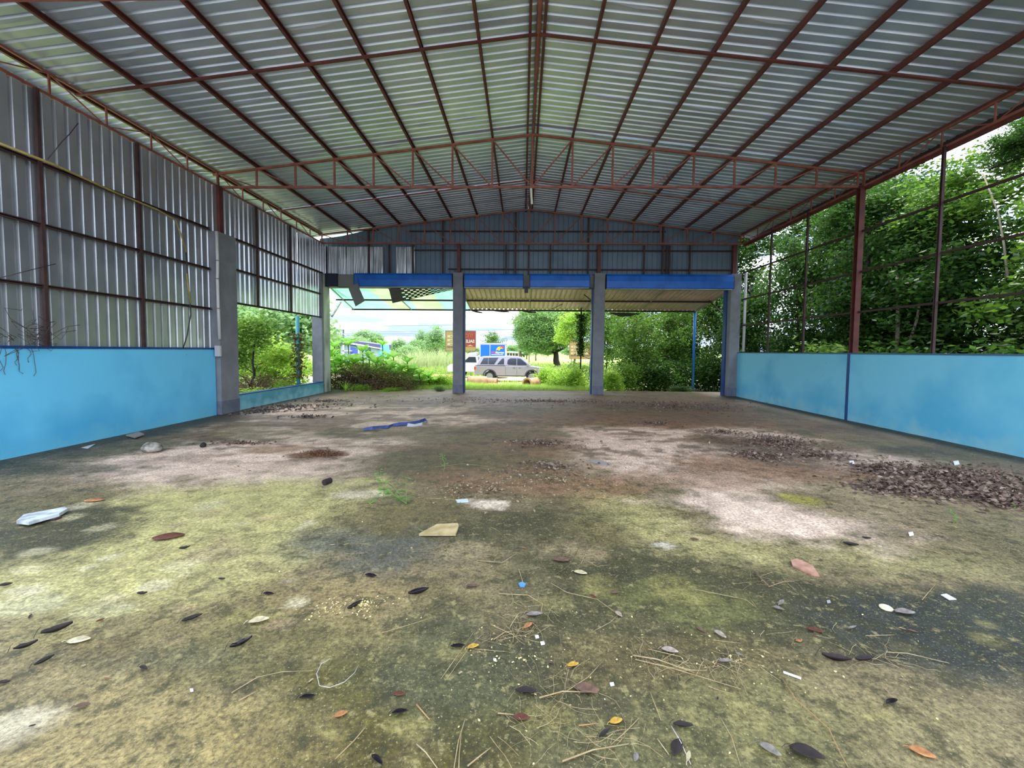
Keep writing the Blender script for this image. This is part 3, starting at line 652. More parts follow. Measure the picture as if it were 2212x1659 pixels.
m_bark = mat('brown_bark', (84,70,58), .9, noise=(60,50,42), nscale=10, bump=.4)
m_barkp = mat('pale_bark', (132,122,106), .9, noise=(120,108,94), nscale=8, bump=.3)
m_barkd = mat('dark_bark', (52,42,36), .9, noise=(38,32,28), nscale=10)
m_twig = mat('dry_twig', (122,96,72), .9, noise=(84,66,52), nscale=6)

CR = {}
for i in range(3):
    r = np.random.default_rng(50+i)
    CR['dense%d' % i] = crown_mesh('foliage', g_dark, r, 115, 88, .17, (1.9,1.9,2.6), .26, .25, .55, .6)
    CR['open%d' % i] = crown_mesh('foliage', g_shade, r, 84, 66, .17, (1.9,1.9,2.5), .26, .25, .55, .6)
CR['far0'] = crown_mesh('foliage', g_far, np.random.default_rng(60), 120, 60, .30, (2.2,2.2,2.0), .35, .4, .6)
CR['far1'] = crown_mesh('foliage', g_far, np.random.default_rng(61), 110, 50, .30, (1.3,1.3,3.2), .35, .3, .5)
CR['big'] = crown_mesh('foliage', g_mid, np.random.default_rng(62), 320, 60, .22, (3.0,3.0,2.6), .34, .45, .55)
CR['rain'] = crown_mesh('foliage', greens('hazy_leaves', [(118,156,92),(142,178,106),(162,194,116)], .4), np.random.default_rng(63), 380, 60, .22, (3.0,2.8,2.4), .30, .5, .5)  # big tree's leaf colours lightened to carry the haze
CR['bush0'] = crown_mesh('foliage', g_mid, np.random.default_rng(64), 60, 50, .14, (1,.8,.8), .2, .3, .5)
CR['bush1'] = crown_mesh('foliage', g_bright, np.random.default_rng(65), 60, 50, .15, (1,.8,.8), .2, .3, .45)
CR['olive'] = crown_mesh('foliage', greens('olive_yellow_leaves', [(120,124,58),(160,160,84),(96,92,48),(140,120,70)], .35), np.random.default_rng(67), 40, 40, .11, (1,.8,.8), .22, .3, .55)
CR['bushd'] = crown_mesh('foliage', g_dark, np.random.default_rng(66), 70, 60, .13, (1,.8,.8), .2, .3, .5)
def trunk_mb(h, r0, lean=(0,0), branches=5, spread=1.2, rs=None, start=.4):
    rs = rs or random.Random(1); mb = MB(); pts = []
    for i in range(7):
        u = i/6; pts.append(Vector((lean[0]*u+rs.uniform(-.06,.06)*(i > 0), lean[1]*u+rs.uniform(-.06,.06)*(i > 0), h*u)))
    mb.tube(pts, r0, 8, r0*.35)
    for k in range(branches):
        u = rs.uniform(start, .95); i = min(int(u*6), 5); b0 = pts[i].lerp(pts[i+1], u*6-i); a = rs.uniform(0, 2*PI); ln = rs.uniform(.6,1)*spread
        q = [b0]
        for j in range(3): q.append(q[-1]+Vector((math.cos(a+rs.uniform(-.4,.4))*ln/3, math.sin(a+rs.uniform(-.4,.4))*ln/3, ln/3*rs.uniform(.3,1))))
        mb.tube(q, r0*.38, 5, r0*.12)
    return mb
def tree(x, y, label, crowns, th, tr=.09, lean=(0,0), bark=m_bark, cat='tree', name='tree', group=None, branches=6, spread=1.3, seed=1, z=None, start=.4):
    z = float(gz(x, y)) if z is None else z
    t = empty(name, (x, y, z-.02), label, cat, group)
    trunk_mb(th, tr, lean, branches, spread, random.Random(seed), start).build('trunk', bark, t, True)
    for (key, dx, dy, dz, s, rz) in crowns:
        s3 = (s,)*3 if isinstance(s, (int, float)) else s
        o = link('foliage', CR[key], t, (dx, dy, dz), (0,0,rz), s3); o['kind'] = 'stuff'
    return t

# ------------------------------------------------------------------ trees beyond the open right side
TR = [ # x, y, label, crowns, trunk height, r, lean, bark
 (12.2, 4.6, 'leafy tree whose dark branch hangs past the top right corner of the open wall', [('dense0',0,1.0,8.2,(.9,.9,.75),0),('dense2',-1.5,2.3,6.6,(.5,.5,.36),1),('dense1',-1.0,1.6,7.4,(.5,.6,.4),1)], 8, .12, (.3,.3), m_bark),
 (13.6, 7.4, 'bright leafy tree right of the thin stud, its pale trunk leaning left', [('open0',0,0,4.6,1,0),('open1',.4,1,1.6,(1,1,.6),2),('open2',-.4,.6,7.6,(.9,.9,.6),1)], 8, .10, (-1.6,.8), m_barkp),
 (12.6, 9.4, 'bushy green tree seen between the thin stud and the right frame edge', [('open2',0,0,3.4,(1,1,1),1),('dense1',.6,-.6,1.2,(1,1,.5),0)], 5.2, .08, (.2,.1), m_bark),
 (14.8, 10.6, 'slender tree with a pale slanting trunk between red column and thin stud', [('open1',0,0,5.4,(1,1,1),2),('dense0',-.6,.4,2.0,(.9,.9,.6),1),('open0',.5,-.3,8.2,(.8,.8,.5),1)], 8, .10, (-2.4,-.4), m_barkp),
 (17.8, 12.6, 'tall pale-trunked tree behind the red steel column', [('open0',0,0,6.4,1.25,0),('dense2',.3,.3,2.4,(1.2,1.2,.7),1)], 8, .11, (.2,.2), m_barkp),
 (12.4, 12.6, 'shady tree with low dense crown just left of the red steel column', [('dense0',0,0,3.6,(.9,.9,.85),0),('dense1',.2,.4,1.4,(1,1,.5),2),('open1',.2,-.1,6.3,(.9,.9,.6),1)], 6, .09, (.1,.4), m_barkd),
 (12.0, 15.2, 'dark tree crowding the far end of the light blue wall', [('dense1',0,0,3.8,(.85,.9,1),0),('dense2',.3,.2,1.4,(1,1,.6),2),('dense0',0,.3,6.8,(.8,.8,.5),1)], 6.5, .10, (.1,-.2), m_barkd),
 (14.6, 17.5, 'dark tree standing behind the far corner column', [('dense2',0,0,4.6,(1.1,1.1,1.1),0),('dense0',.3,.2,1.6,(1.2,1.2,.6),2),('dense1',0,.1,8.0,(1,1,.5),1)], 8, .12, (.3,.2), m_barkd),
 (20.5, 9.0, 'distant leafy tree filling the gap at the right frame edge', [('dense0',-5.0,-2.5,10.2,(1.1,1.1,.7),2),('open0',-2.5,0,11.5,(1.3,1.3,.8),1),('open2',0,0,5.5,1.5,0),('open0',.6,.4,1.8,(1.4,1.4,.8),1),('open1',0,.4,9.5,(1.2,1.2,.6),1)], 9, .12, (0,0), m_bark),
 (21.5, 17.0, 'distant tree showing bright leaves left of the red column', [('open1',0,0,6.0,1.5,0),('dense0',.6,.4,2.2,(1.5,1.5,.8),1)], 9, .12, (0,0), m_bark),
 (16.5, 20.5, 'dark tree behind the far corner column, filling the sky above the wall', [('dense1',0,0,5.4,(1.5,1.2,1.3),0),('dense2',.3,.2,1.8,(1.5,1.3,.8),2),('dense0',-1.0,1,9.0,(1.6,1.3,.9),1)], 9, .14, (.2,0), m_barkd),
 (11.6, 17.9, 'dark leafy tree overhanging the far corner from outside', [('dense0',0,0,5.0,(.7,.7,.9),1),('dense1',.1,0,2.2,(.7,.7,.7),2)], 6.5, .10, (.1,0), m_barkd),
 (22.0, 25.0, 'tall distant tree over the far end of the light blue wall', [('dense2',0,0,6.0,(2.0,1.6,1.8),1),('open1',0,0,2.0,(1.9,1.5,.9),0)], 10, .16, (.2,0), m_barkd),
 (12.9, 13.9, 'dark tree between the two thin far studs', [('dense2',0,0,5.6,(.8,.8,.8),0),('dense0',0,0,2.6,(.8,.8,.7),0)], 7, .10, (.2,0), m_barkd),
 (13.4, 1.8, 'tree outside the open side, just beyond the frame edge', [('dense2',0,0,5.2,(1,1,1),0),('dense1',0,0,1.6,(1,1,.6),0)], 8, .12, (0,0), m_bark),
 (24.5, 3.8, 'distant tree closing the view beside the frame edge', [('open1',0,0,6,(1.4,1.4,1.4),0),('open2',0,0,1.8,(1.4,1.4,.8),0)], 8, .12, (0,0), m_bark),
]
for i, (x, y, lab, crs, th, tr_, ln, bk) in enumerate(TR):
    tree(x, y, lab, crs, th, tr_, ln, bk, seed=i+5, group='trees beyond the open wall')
ov = at(2196, 318, 0, 9.9); tr0 = bpy.data.objects['tree']
for i, (dx, dy, dz, s_) in enumerate(((0,0,0,.30),(.3,-.5,.3,.34),(.7,.2,.5,.3),(0,-.9,.2,.32))):
    o = link('foliage', CR['dense%d' % (i % 3)], tr0, (ov.x+dx-tr0.location.x, ov.y+dy-tr0.location.y, ov.z+dz-tr0.location.z), (0,0,i), (s_,s_,s_*.6)); o['kind'] = 'stuff'
MB().tube([(0,0,5.5), (ov.x+.9-tr0.location.x, ov.y-tr0.location.y, ov.z+.1-tr0.location.z), (ov.x-.3-tr0.location.x, ov.y+.2-tr0.location.y, ov.z-.35-tr0.location.z)], .05, 6, .02).build('branch', m_barkd, tr0)
BUS = [(10.4,6.2,'low bush behind the light blue wall at the frame edge',1.2),(10.6,9.0,'low bush peeping over the light blue wall near the thin stud',1.2),(10.6,11.6,'low bush left of the red column base over the blue wall',1.2),
       (10.5,14.0,'dark low bush at the far end behind the light blue wall',1.3)]
for i, (x, y, lab, s) in enumerate(BUS):
    t = empty('bush', (x,y,float(gz(x,y))-.05), lab, 'bush', 'bushes behind the light blue wall')
    trunk_mb(1.2, .03, (0,0), 6, .8, random.Random(i), .1).build('stems', m_barkd, t)
    o = link('foliage', CR['bushd'] if i % 3 else CR['bush0'], t, (0,0,1.0), (0,0,i), (s*1.2,s*1.5,s*1.1)); o['kind'] = 'stuff'
# slim pale trunks
for pts, lab, r_ in (([(1937,770),(1922,700),(1905,640),(1884,560)],'slanting pale trunk just right of the red column',.06),([(2176,600),(2146,530),(2112,460),(2060,375)],'pale leaning bough right of the thin stud',.026),([(1955,770),(1962,690),(1958,600)],'slim grey stem right of the slanting pale trunk',.04),([(1706,768),(1700,690),(1712,600)],'slim dark stem beside the far corner column',.04)):
    pipe_thing('leaning_sapling', [at(a_, b_, 0, 11.3)+Vector((.25*i_,0,0)) for i_, (a_, b_) in enumerate(pts)], r_, m_barkp if 'pale' in lab else m_bark, lab, 'sapling', 7, r_*.6)

# vegetation under and beyond the right end of the canopy
FR = [
 (5.6, 21.4, 'leafy tree with forked trunk behind the canopy, right of the second grey column', [('open0',0,0,2.6,(.85,.7,.75),0),('open1',.6,.3,1.2,(.9,.8,.45),2)], 3.8, .06, (.2,0), m_bark),
 (8.2, 23.2, 'bright green tree behind the dark bushes left of the blue canopy post', [('open1',0,0,3.0,(1,.8,.9),1),('open2',-.8,.3,1.4,(.9,.8,.5),0)], 4.4, .08, (-.3,0), m_bark),
 (10.9, 20.6, 'dark bamboo-like tree clump right of the blue canopy post', [('dense0',0,0,3.2,(.75,.8,1.0),0),('dense1',.2,.2,1.2,(.9,.8,.6),2)], 5.2, .12, (.1,0), m_barkd),
 (4.6, 23.4, 'leafy young tree just right of the second grey column', [('open2',0,0,2.9,(.6,.6,.9),1)], 3.6, .05, (.2,0), m_bark),
 (9.6, 25.5, 'broad green tree behind the blue canopy post', [('open0',0,0,3.6,(1.3,1,1.2),1),('dense2',0,0,1.4,(1.3,.9,.6),1)], 5, .12, (.2,0), m_barkd),
 (12.6, 26.0, 'taller dark tree behind the bamboo-like clump', [('dense2',0,0,4.6,(1.2,1,1.3),0),('dense1',-.3,-1,8.4,(1.2,1.2,1.0),2)], 9, .14, (.1,0), m_barkd),
 (7.0, 27.0, 'tall loose tree rising above the canopy edge, middle of the right opening', [('open2',0,0,4.2,(1.3,1,1.2),0)], 5.4, .10, (.1,0), m_bark),
 (3.9, 24.8, 'light green young tree between the second sign and the grey column', [('open2',.2,0,3.9,(.7,.6,.6),0)], 4.0, .05, (.3,0), m_bark),
]
for i, (x, y, lab, crs, th, tr_, ln, bk) in enumerate(FR):
    tree(x, y, lab, crs, th, tr_, ln, bk, seed=i+31, group='trees beyond the canopy')
FB = [(-4.9,19.2,'bright leafy bush behind the middle of the dry thicket','bush1',(1.3,.8,.6),.4),(-6.6,19.6,'bright leafy bush behind the left end of the dry thicket','bush1',(1.2,.8,.9),.6),(-3.6,18.9,'fresh green bush between the thicket and the grass','bush1',(.8,.6,.5),.25),(3.9,18.6,'pale leafy bush spilling round the foot of the second grey column','bush1',(.8,.7,.7),.35),(4.9,19.8,'leafy bush on the slab edge right of the second grey column','bush0',(1,.8,.9),.5),
      (6.3,19.9,'dark bush in the deep shade of the canopy','bushd',(1.2,.9,1.0),.6),(7.6,21.2,'dark bush left of the blue canopy post','bushd',(1.2,.9,1.1),.6),(9.4,21.2,'black-green bush right of the blue canopy post','bushd',(1.3,.9,1.3),.7),
      (6.9,18.3,'small heap of cut leafy twigs on the slab under the canopy','bushd',(.7,.5,.22),.05),(2.3,19.3,'bright weedy bush around the foot of the vine-covered post','bush1',(.9,.7,.8),.4),(1.95,20.4,'low bright weeds right of the open concrete pipe','bush1',(.9,.8,.75),.3),
      (2.9,22.0,'grey-green shrub under the second sign','bush0',(1.1,.8,1.0),.5),(1.35,23.8,'tall weeds hiding the front of the silver pickup','bush1',(.7,.6,.9),.45)]
for i, (x, y, lab, key, s3, z_) in enumerate(FB):
    g0 = float(gz(x,y)) if y > 17.4 else 0
    t = empty('bush', (x,y,g0-.02), lab, 'bush', 'bushes outside the front')
    trunk_mb(.7*s3[2]*1.3, .02, (0,0), 6, .6, random.Random(i+40), .05).build('stems', m_barkd, t)
    o = link('foliage', CR[key], t, (0,0,z_+.1), (0,0,i*1.3), s3); o['kind'] = 'stuff'
# vine-covered post
a = at(1254, 838); px0 = Vector((2.0, 17.9, -.1))
px0.x = at(1254,760,1,19.6).x; px0.y = 19.6; px0.z = float(gz(px0.x,19.6))-.1
vp = empty('vine_covered_post', tuple(px0), 'thin post wrapped in climbing vine under the canopy edge', 'post')
MB().tube([(0,0,0),(.02,0,2),(0,0,3.7-px0.z)], .035, 8).build('shaft', m_barkd, vp, True)
r = np.random.default_rng(5); C = np.stack([r.normal(0,.09,1500), r.normal(0,.09,1500), r.uniform(.4,1,1500)**.8*3.7], 1); C[:,0] *= (.4+C[:,2]/3.2)
V_, F_ = leaf_arrays(C, .1, r, .6, .7, .3); o = link('vine', bigmesh('vine', V_, F_, g_dark), vp); o['kind'] = 'stuff'

# left: bushes, big-leaf plants
def rosette(mb_v, mb_f, c, r, n_, L_, W, rs, tilt=.5):
    for i in range(n_):
        a = 2*PI*i/n_+rs.uniform(-.2,.2); t_ = tilt+rs.uniform(-.25,.35); d = Vector((math.cos(a)*math.cos(t_), math.sin(a)*math.cos(t_), math.sin(t_)))
        s = Vector((-math.sin(a), math.cos(a), 0)); l_ = L_*rs.uniform(.7,1.15); o = len(mb_v)
        up = d.cross(s)*-.02
        for u, w_, dz in ((0,.12,0),(.35,.75,.02),(.7,1,.0),(1.0,.05,-.12)):
            p_ = c+d*l_*u+Vector((0,0,dz*l_)); mb_v += [tuple(p_-s*W*w_/2), tuple(p_+up), tuple(p_+s*W*w_/2)]
        for j in range(3): k = o+j*3; mb_f += [(k,k+1,k+4,k+3),(k+1,k+2,k+5,k+4)]
g_plum = greens('frangipani_leaves', [(150,202,86),(172,220,104),(196,230,128),(160,210,92)], .5)
PLU = [(712,765,17.6,1.2),(765,776,17.9,1.2),(812,778,18.0,1.2),(842,790,17.8,1.1),(890,795,18.4,1.0),(925,806,18.6,.8),(722,742,18.6,1.0),(752,738,18.8,1.0),(783,752,18.4,.9),(826,738,19.4,.9),(850,765,18.6,.8),(880,776,18.2,.8),(797,765,18.2,.7),(868,790,18,.7),(905,800,18,.6),(735,770,18.2,.7)]
PLN = ['large leafy plant leaning over the left end of the thicket','large leafy plant over the middle of the thicket','large leafy plant over the right part of the thicket','leafy plant growing out of the right end of the thicket','leafy plant at the start of the grass','low leafy plant in the grass left of the first grey column','tallest big-leaved plant right beside the far left column','second big-leaved plant from the far left column','big-leaved plant in front of the blue-roofed house','big-leaved plant rising at the right end of the blue house','big-leaved plant behind the dry thicket','big-leaved plant at the right edge of the thicket','low big-leaved plant above the dry thicket','low big-leaved plant with leaves close to the grass','smallest big-leaved plant near the grass','low big-leaved plant at the foot of the far left column']
for i, (px_, py_, y, s) in enumerate(PLU):
    rs = random.Random(i); top = at(px_, py_+6, 1, y); g0 = float(gz(top.x, y)); t = empty('broadleaf_plant', (top.x, y, g0-.02), PLN[i], 'plant', 'big-leaved plants left of the opening')
    hh = top.z-g0; MB().tube([(0,0,0),(.06,0,hh*.5),(0,0,hh)], .022, 6).build('stem', m_bark, t, True)
    v_, f_ = [], []; rosette(v_, f_, Vector((0,0,hh)), 0, 11, .58*s, .27*s, rs, .6)
    for k in range(4):
        q = Vector((rs.uniform(-.35,.35), rs.uniform(-.3,.3), hh*rs.uniform(.55,.8))); rosette(v_, f_, q, 0, 9, .48*s, .22*s, rs, .4)
    mb = MB(); mb.v, mb.f = v_, f_; mb.build('leaves', g_plum, t, kind='stuff')
    if i % 3 == 1:
        v_, f_ = [], []; rosette(v_, f_, Vector((.1,-.2,hh*.6)), 0, 6, .25*s, .1*s, rs, .1); mb = MB(); mb.v, mb.f = v_, f_; mb.build('yellow_leaves', g_yel, t)
def thicket(cx, cy, hx, hy, hz, n_, m, seed):
    rs = random.Random(seed); mb = MB()
    for i in range(n_):
        p_ = Vector((cx+rs.uniform(-hx,hx), cy+rs.uniform(-hy,hy), rs.uniform(0,hz*.5))); q = [p_]; a = rs.uniform(0,2*PI); el = rs.uniform(-.1,.9)
        for j in range(4):
            el += rs.uniform(-.6,.35); a += rs.uniform(-.5,.5); q.append(q[-1]+Vector((math.cos(a)*math.cos(el), math.sin(a)*math.cos(el), math.sin(el)))*rs.uniform(.12,.28))
        q = [Vector((v.x, v.y, max(v.z, .0))) for v in q]; mb.tube(q, rs.uniform(.004,.010), 3, cap=False)
    return mb
for i, (px_, y, hx, hz, n_, lab) in enumerate(((752,17.35,.9,1.0,420,'dark dry thicket of tangled stems at the foot of the far left column'),(800,17.4,.9,1.0,380,'middle dry thicket of brown tangled twigs with small leaves'),(850,17.3,.8,.7,260,'right-hand end of the dry thicket, low and straggling'))):
    a = at(px_, 842, 1, y); t = empty('dry_thicket', (a.x, y, -.08), lab, 'thicket', 'dry thickets left of the opening')
    thicket(0,0,hx,.45,hz,n_,m_twig if i else m_barkd,i).build('twigs', m_twig if i else m_barkd, t, kind='stuff')
    o = link('foliage', CR['olive'], t, (0,.25,hz*.55+.15), (0,0,i), (hx*.95,.5,hz*.5)); o['kind'] = 'stuff'
    C = np.stack([np.random.default_rng(i).uniform(-hx,hx,900), np.random.default_rng(i+5).uniform(-.5,.3,900), np.random.default_rng(i+9).uniform(.2,1.15,900)*hz],1)
    V_, F_ = leaf_arrays(C, .07, np.random.default_rng(i), .6, .6); o = link('dry_leaves', bigmesh('dry_leaves', V_, F_, g_dry if i == 0 else greens('olive_leaves', [(120,126,60),(150,150,84),(104,110,56)], .3)), t); o['kind'] = 'stuff'
# view out of the low side opening
LT = [
 (-9.5, 14.2, 'crooked shrub tree with a curved leaning branch, outside the low wall opening', [('bush0',.1,0,2.3,(.9,.9,.8),0),('bush0',-.7,.5,1.6,(.8,.8,.7),1),('bush1',.6,1.0,1.5,(.7,.7,.6),1)], 2.6, .055, (.3,.2), m_barkd),
 (-11.2, 17.5, 'bright yellow-green bush behind the crooked shrub tree', [('bush1',0,0,1.3,(1.5,1.4,1.4),0),('bush1',1.0,.5,.8,(1.2,1.2,1.0),2)], 1.8, .04, (0,0), m_bark),
 (-15.5, 20.0, 'mid green tree at the left of the low wall opening', [('open0',0,0,2.6,(1.1,1,.9),0),('open1',.6,.4,1.2,(1.2,1,.5),1)], 3.2, .09, (0,0), m_bark),
 (-14.5, 26.0, 'distant hazy tree beyond the yellow-green bush', [('far0',0,0,3.4,(1.1,1,1.0),0)], 4, .12, (0,0), m_bark),
 (-19.5, 29.0, 'distant tree left of the hazy one', [('far0',0,0,3.6,(1.2,1,1.1),2)], 4, .12, (0,0), m_bark),
]
for i, (x, y, lab, crs, th, tr_, ln, bk) in enumerate(LT):
    tree(x, y, lab, crs, th, tr_, ln, bk, seed=i+71, group='trees seen through the low wall opening', start=.1)
MB().tube([at(572,790,1,14.1)-Vector((-9.5,14.2,-.14)), at(605,765,1,14.1)-Vector((-9.5,14.2,-.14)), at(625,735,1,14.1)-Vector((-9.5,14.2,-.14)), at(637,705,1,14.1)-Vector((-9.5,14.2,-.14)), at(655,683,1,14.1)-Vector((-9.5,14.2,-.14))], .03, 6, .012).build('curved_branch', m_bark, bpy.data.objects['tree.018'] if 'tree.018' in bpy.data.objects else None)
for i, (x, y, s, lab) in enumerate(((-8.75,11.7,(.6,.5,.35),'low bright weeds at the near end of the low wall'),(-8.5,12.9,(.6,.6,.35),'low weeds outside the middle of the low wall'),(-8.6,14.6,(.6,.5,.45),'weeds under the dry stems at the far end of the low wall'),(-6.6,16.75,(.55,.35,.22),'low weeds at the foot of the far left column'),(-5.2,16.6,(.7,.3,.14),'flat creeping weeds in front of the dry thicket'),(-3.4,17.0,(.6,.25,.18),'dark green clump of weeds left of the first grey column'))):
    t = empty('weed_clump', (x,y,-.05), lab, 'weeds', 'weeds along the slab edge')
    o = link('foliage', CR['bush1' if i != 5 else 'bush0'], t, (0,0,s[2]*.5), (0,0,i), s); o['kind'] = 'stuff'
t = empty('dry_thicket', (-9.3,14.5,-.1), 'brown tangled stems outside the far end of the low wall', 'thicket', 'dry thickets left of the opening')
thicket(0,0,.6,.7,1.0,330,m_barkd,8).build('twigs', m_twig, t, kind='stuff')
cpst = empty('climber_post', (-8.25,15.15,-.1), 'turquoise post wrapped by brown climber outside the far left column', 'post')
MB().tube([(0,0,0),(0,0,2.95)], .07, 10).build('shaft', mat('turquoise_post', (70,150,156), .5), cpst, True)
C = np.stack([r.normal(0,.09,700), r.normal(0,.09,700), r.uniform(.3,1,700)*2.3], 1); V_, F_ = leaf_arrays(C, .1, r, .6, .7, .3); o = link('vine', bigmesh('vine', V_, F_, greens('brown_vine', [(96,84,40),(120,110,50),(80,64,40)], .3)), cpst); o['kind'] = 'stuff'
# strappy grass tuft
def strap(name, loc, n_, L_, lab, seed, m=None, w=.02):
    rs = random.Random(seed); mb = MB()
    for i in range(n_):
        a = rs.uniform(0,2*PI); el = rs.uniform(.7,1.4); l_ = L_*rs.uniform(.6,1.1); d = Vector((math.cos(a),math.sin(a),0)); s = Vector((-d.y,d.x,0)); pts = []; p_ = Vector((0,0,0)); vs_ = []
        for j in range(6):
            ww = w*(1-j/5.2); vs_ += [p_-s*ww/2, p_+s*ww/2]; p_ = p_+(d*math.cos(el)+Vector((0,0,math.sin(el))))*l_/5; el -= rs.uniform(.1,.5)
        mb.add(vs_, [(2*j,2*j+1,2*j+3,2*j+2) for j in range(5)])
    t = empty(name, loc, lab, 'grass tuft'); mb.build('blades', m or g_bright, t, kind='stuff'); return t
strap('grass_tuft', tuple(at(746,846)), 40, .75, 'strappy grass tuft in front of the dry thicket', 3)

# grass field as stuff
def blades(n_, xr, yr, hgt, w, m, name, seed, mask=None):
    r = np.random.default_rng(seed); X = r.uniform(*xr, n_); Y = yr[0]+(yr[1]-yr[0])*r.uniform(0,1,n_)**1.3
    if mask is not None: k = mask(X, Y, r); X, Y = X[k], Y[k]
    n_ = len(X); Z = gz(X,Y)-.03; h = hgt*r.uniform(.4,1.2,n_); a = r.uniform(0,2*PI,n_); lx, ly = r.normal(0,.3,n_)*h, r.normal(0,.3,n_)*h
    B = np.stack([X,Y,Z],1); S = np.stack([np.cos(a),np.sin(a),a*0],1)*w/2; T = B+np.stack([lx,ly,h],1); Mi = B+np.stack([lx*.3,ly*.3,h*.55],1)
    V_ = np.stack([B-S,B+S,Mi+S*.8,T,Mi-S*.8],1).reshape(-1,3); i = np.arange(n_)*5
    F_ = np.stack([np.stack([i,i+1,i+2],1),np.stack([i,i+2,i+4],1),np.stack([i+4,i+2,i+3],1)],1).reshape(-1,3)
    return link(name, bigmesh(name, V_, F_, m))
def inview(X, Y, r): return (np.abs(X) < Y*.55+1)
o = blades(52000, (-9,3.4), (17.45,24), .30, .018, g_grass, 'grass', 21, lambda X,Y,r: (fbm(X*.8,Y*.8,3,8) > .33) & ((X > -5.2) | (Y > 18.5)) & ~((Y > 21.4) & (X > -2.6) & (r.uniform(0,1,len(X)) < .8)))
tag(o, 'bright green grass between the slab edge and the concrete pipes', 'grass', kind='stuff')
o = blades(16000, (-12,5), (24,27.2), .42, .03, g_grass, 'grass', 22, lambda X,Y,r: (X < -3.2) | (r.uniform(0,1,len(X)) < .12))
tag(o, 'taller grass left of the earth mound by the roadside', 'grass', kind='stuff')
o = blades(26000, (-30,22), (36,60), .8, .07, mat('field_grass', (150,172,92), .9, island=[(134,160,76),(160,182,96),(182,192,120)], trans=.4), 'grass', 23)
tag(o, 'pale open field of grass beyond the road', 'grass', kind='stuff')
o = blades(900, (-13,-7), (40,48), 2.2, .10, mat('reed_grass', (176,184,130), .9, island=[(160,176,110),(190,196,150)], trans=.4), 'grass', 24)
tag(o, 'tall reedy grass in front of the slender trees', 'grass', kind='stuff')

# distant trees
def dist(px_, y, pytop, lab, key, w, trunkh=None, bark=m_bark, tr_=.15):
    a = at(px_, pytop, 1, y); g0 = float(gz(a.x, y)); h = a.z-g0
    base_h = {'far0': 4.6, 'far1': 6.6, 'big': 5.6, 'rain': 5.2, 'open1': 5.2, 'bush0': 1.9}[key]; base_w = {'far0':5,'far1':3.2,'big':6.6,'rain':6.6,'open1':4.2,'bush0':2.4}[key]
    th = h*.3 if trunkh is None else trunkh; sz = (h-th)/base_h; sw = (w*y/FPX)/base_w
    t = empty('tree', (a.x, y, g0), lab, 'tree', 'distant trees beyond the road')
    trunk_mb(th+(h-th)*.6, tr_, (0,0), 5, h*.15, random.Random(int(px_)), .4).build('trunk', bark, t, True)
    o = link('foliage', CR[key], t, (0,0,th+(h-th)/2), (0,0,px_), (sw,sw,sz)); o['kind'] = 'stuff'; return t
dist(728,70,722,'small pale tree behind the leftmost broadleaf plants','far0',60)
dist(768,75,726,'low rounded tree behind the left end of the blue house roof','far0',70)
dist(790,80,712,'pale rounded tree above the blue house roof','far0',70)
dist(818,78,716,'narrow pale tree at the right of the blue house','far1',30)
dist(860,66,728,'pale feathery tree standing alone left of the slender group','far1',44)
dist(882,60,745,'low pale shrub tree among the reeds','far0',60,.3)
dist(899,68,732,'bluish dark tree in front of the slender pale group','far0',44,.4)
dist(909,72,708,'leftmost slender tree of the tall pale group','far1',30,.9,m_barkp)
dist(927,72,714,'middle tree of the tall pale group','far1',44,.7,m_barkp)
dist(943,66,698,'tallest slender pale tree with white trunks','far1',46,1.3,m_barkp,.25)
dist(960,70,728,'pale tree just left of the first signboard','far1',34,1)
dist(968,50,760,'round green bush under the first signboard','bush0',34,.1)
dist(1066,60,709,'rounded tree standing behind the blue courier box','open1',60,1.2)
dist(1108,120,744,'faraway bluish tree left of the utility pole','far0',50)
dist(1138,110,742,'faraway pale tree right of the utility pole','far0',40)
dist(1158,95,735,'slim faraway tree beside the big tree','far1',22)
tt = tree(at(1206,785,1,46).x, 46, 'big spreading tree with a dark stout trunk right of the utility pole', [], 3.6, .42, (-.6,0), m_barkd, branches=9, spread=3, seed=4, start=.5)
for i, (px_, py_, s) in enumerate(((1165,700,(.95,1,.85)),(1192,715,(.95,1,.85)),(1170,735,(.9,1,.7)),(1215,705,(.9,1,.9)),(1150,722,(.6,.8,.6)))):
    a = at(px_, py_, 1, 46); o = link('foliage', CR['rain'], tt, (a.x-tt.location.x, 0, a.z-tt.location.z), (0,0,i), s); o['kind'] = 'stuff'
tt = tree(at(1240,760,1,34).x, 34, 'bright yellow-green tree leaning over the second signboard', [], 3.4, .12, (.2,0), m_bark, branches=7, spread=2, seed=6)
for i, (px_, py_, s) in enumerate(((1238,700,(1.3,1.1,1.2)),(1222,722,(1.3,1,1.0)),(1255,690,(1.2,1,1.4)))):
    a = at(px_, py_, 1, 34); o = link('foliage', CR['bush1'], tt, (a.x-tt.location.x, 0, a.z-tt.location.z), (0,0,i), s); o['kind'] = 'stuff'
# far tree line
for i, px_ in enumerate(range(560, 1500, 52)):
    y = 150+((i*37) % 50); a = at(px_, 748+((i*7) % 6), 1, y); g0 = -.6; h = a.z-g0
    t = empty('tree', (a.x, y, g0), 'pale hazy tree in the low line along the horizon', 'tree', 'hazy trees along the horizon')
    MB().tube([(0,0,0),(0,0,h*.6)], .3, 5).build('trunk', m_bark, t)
    o = link('foliage', CR['far0'], t, (0,0,h*.55), (0,0,i), (2.4,1.4,h/4.6)); o['kind'] = 'stuff'

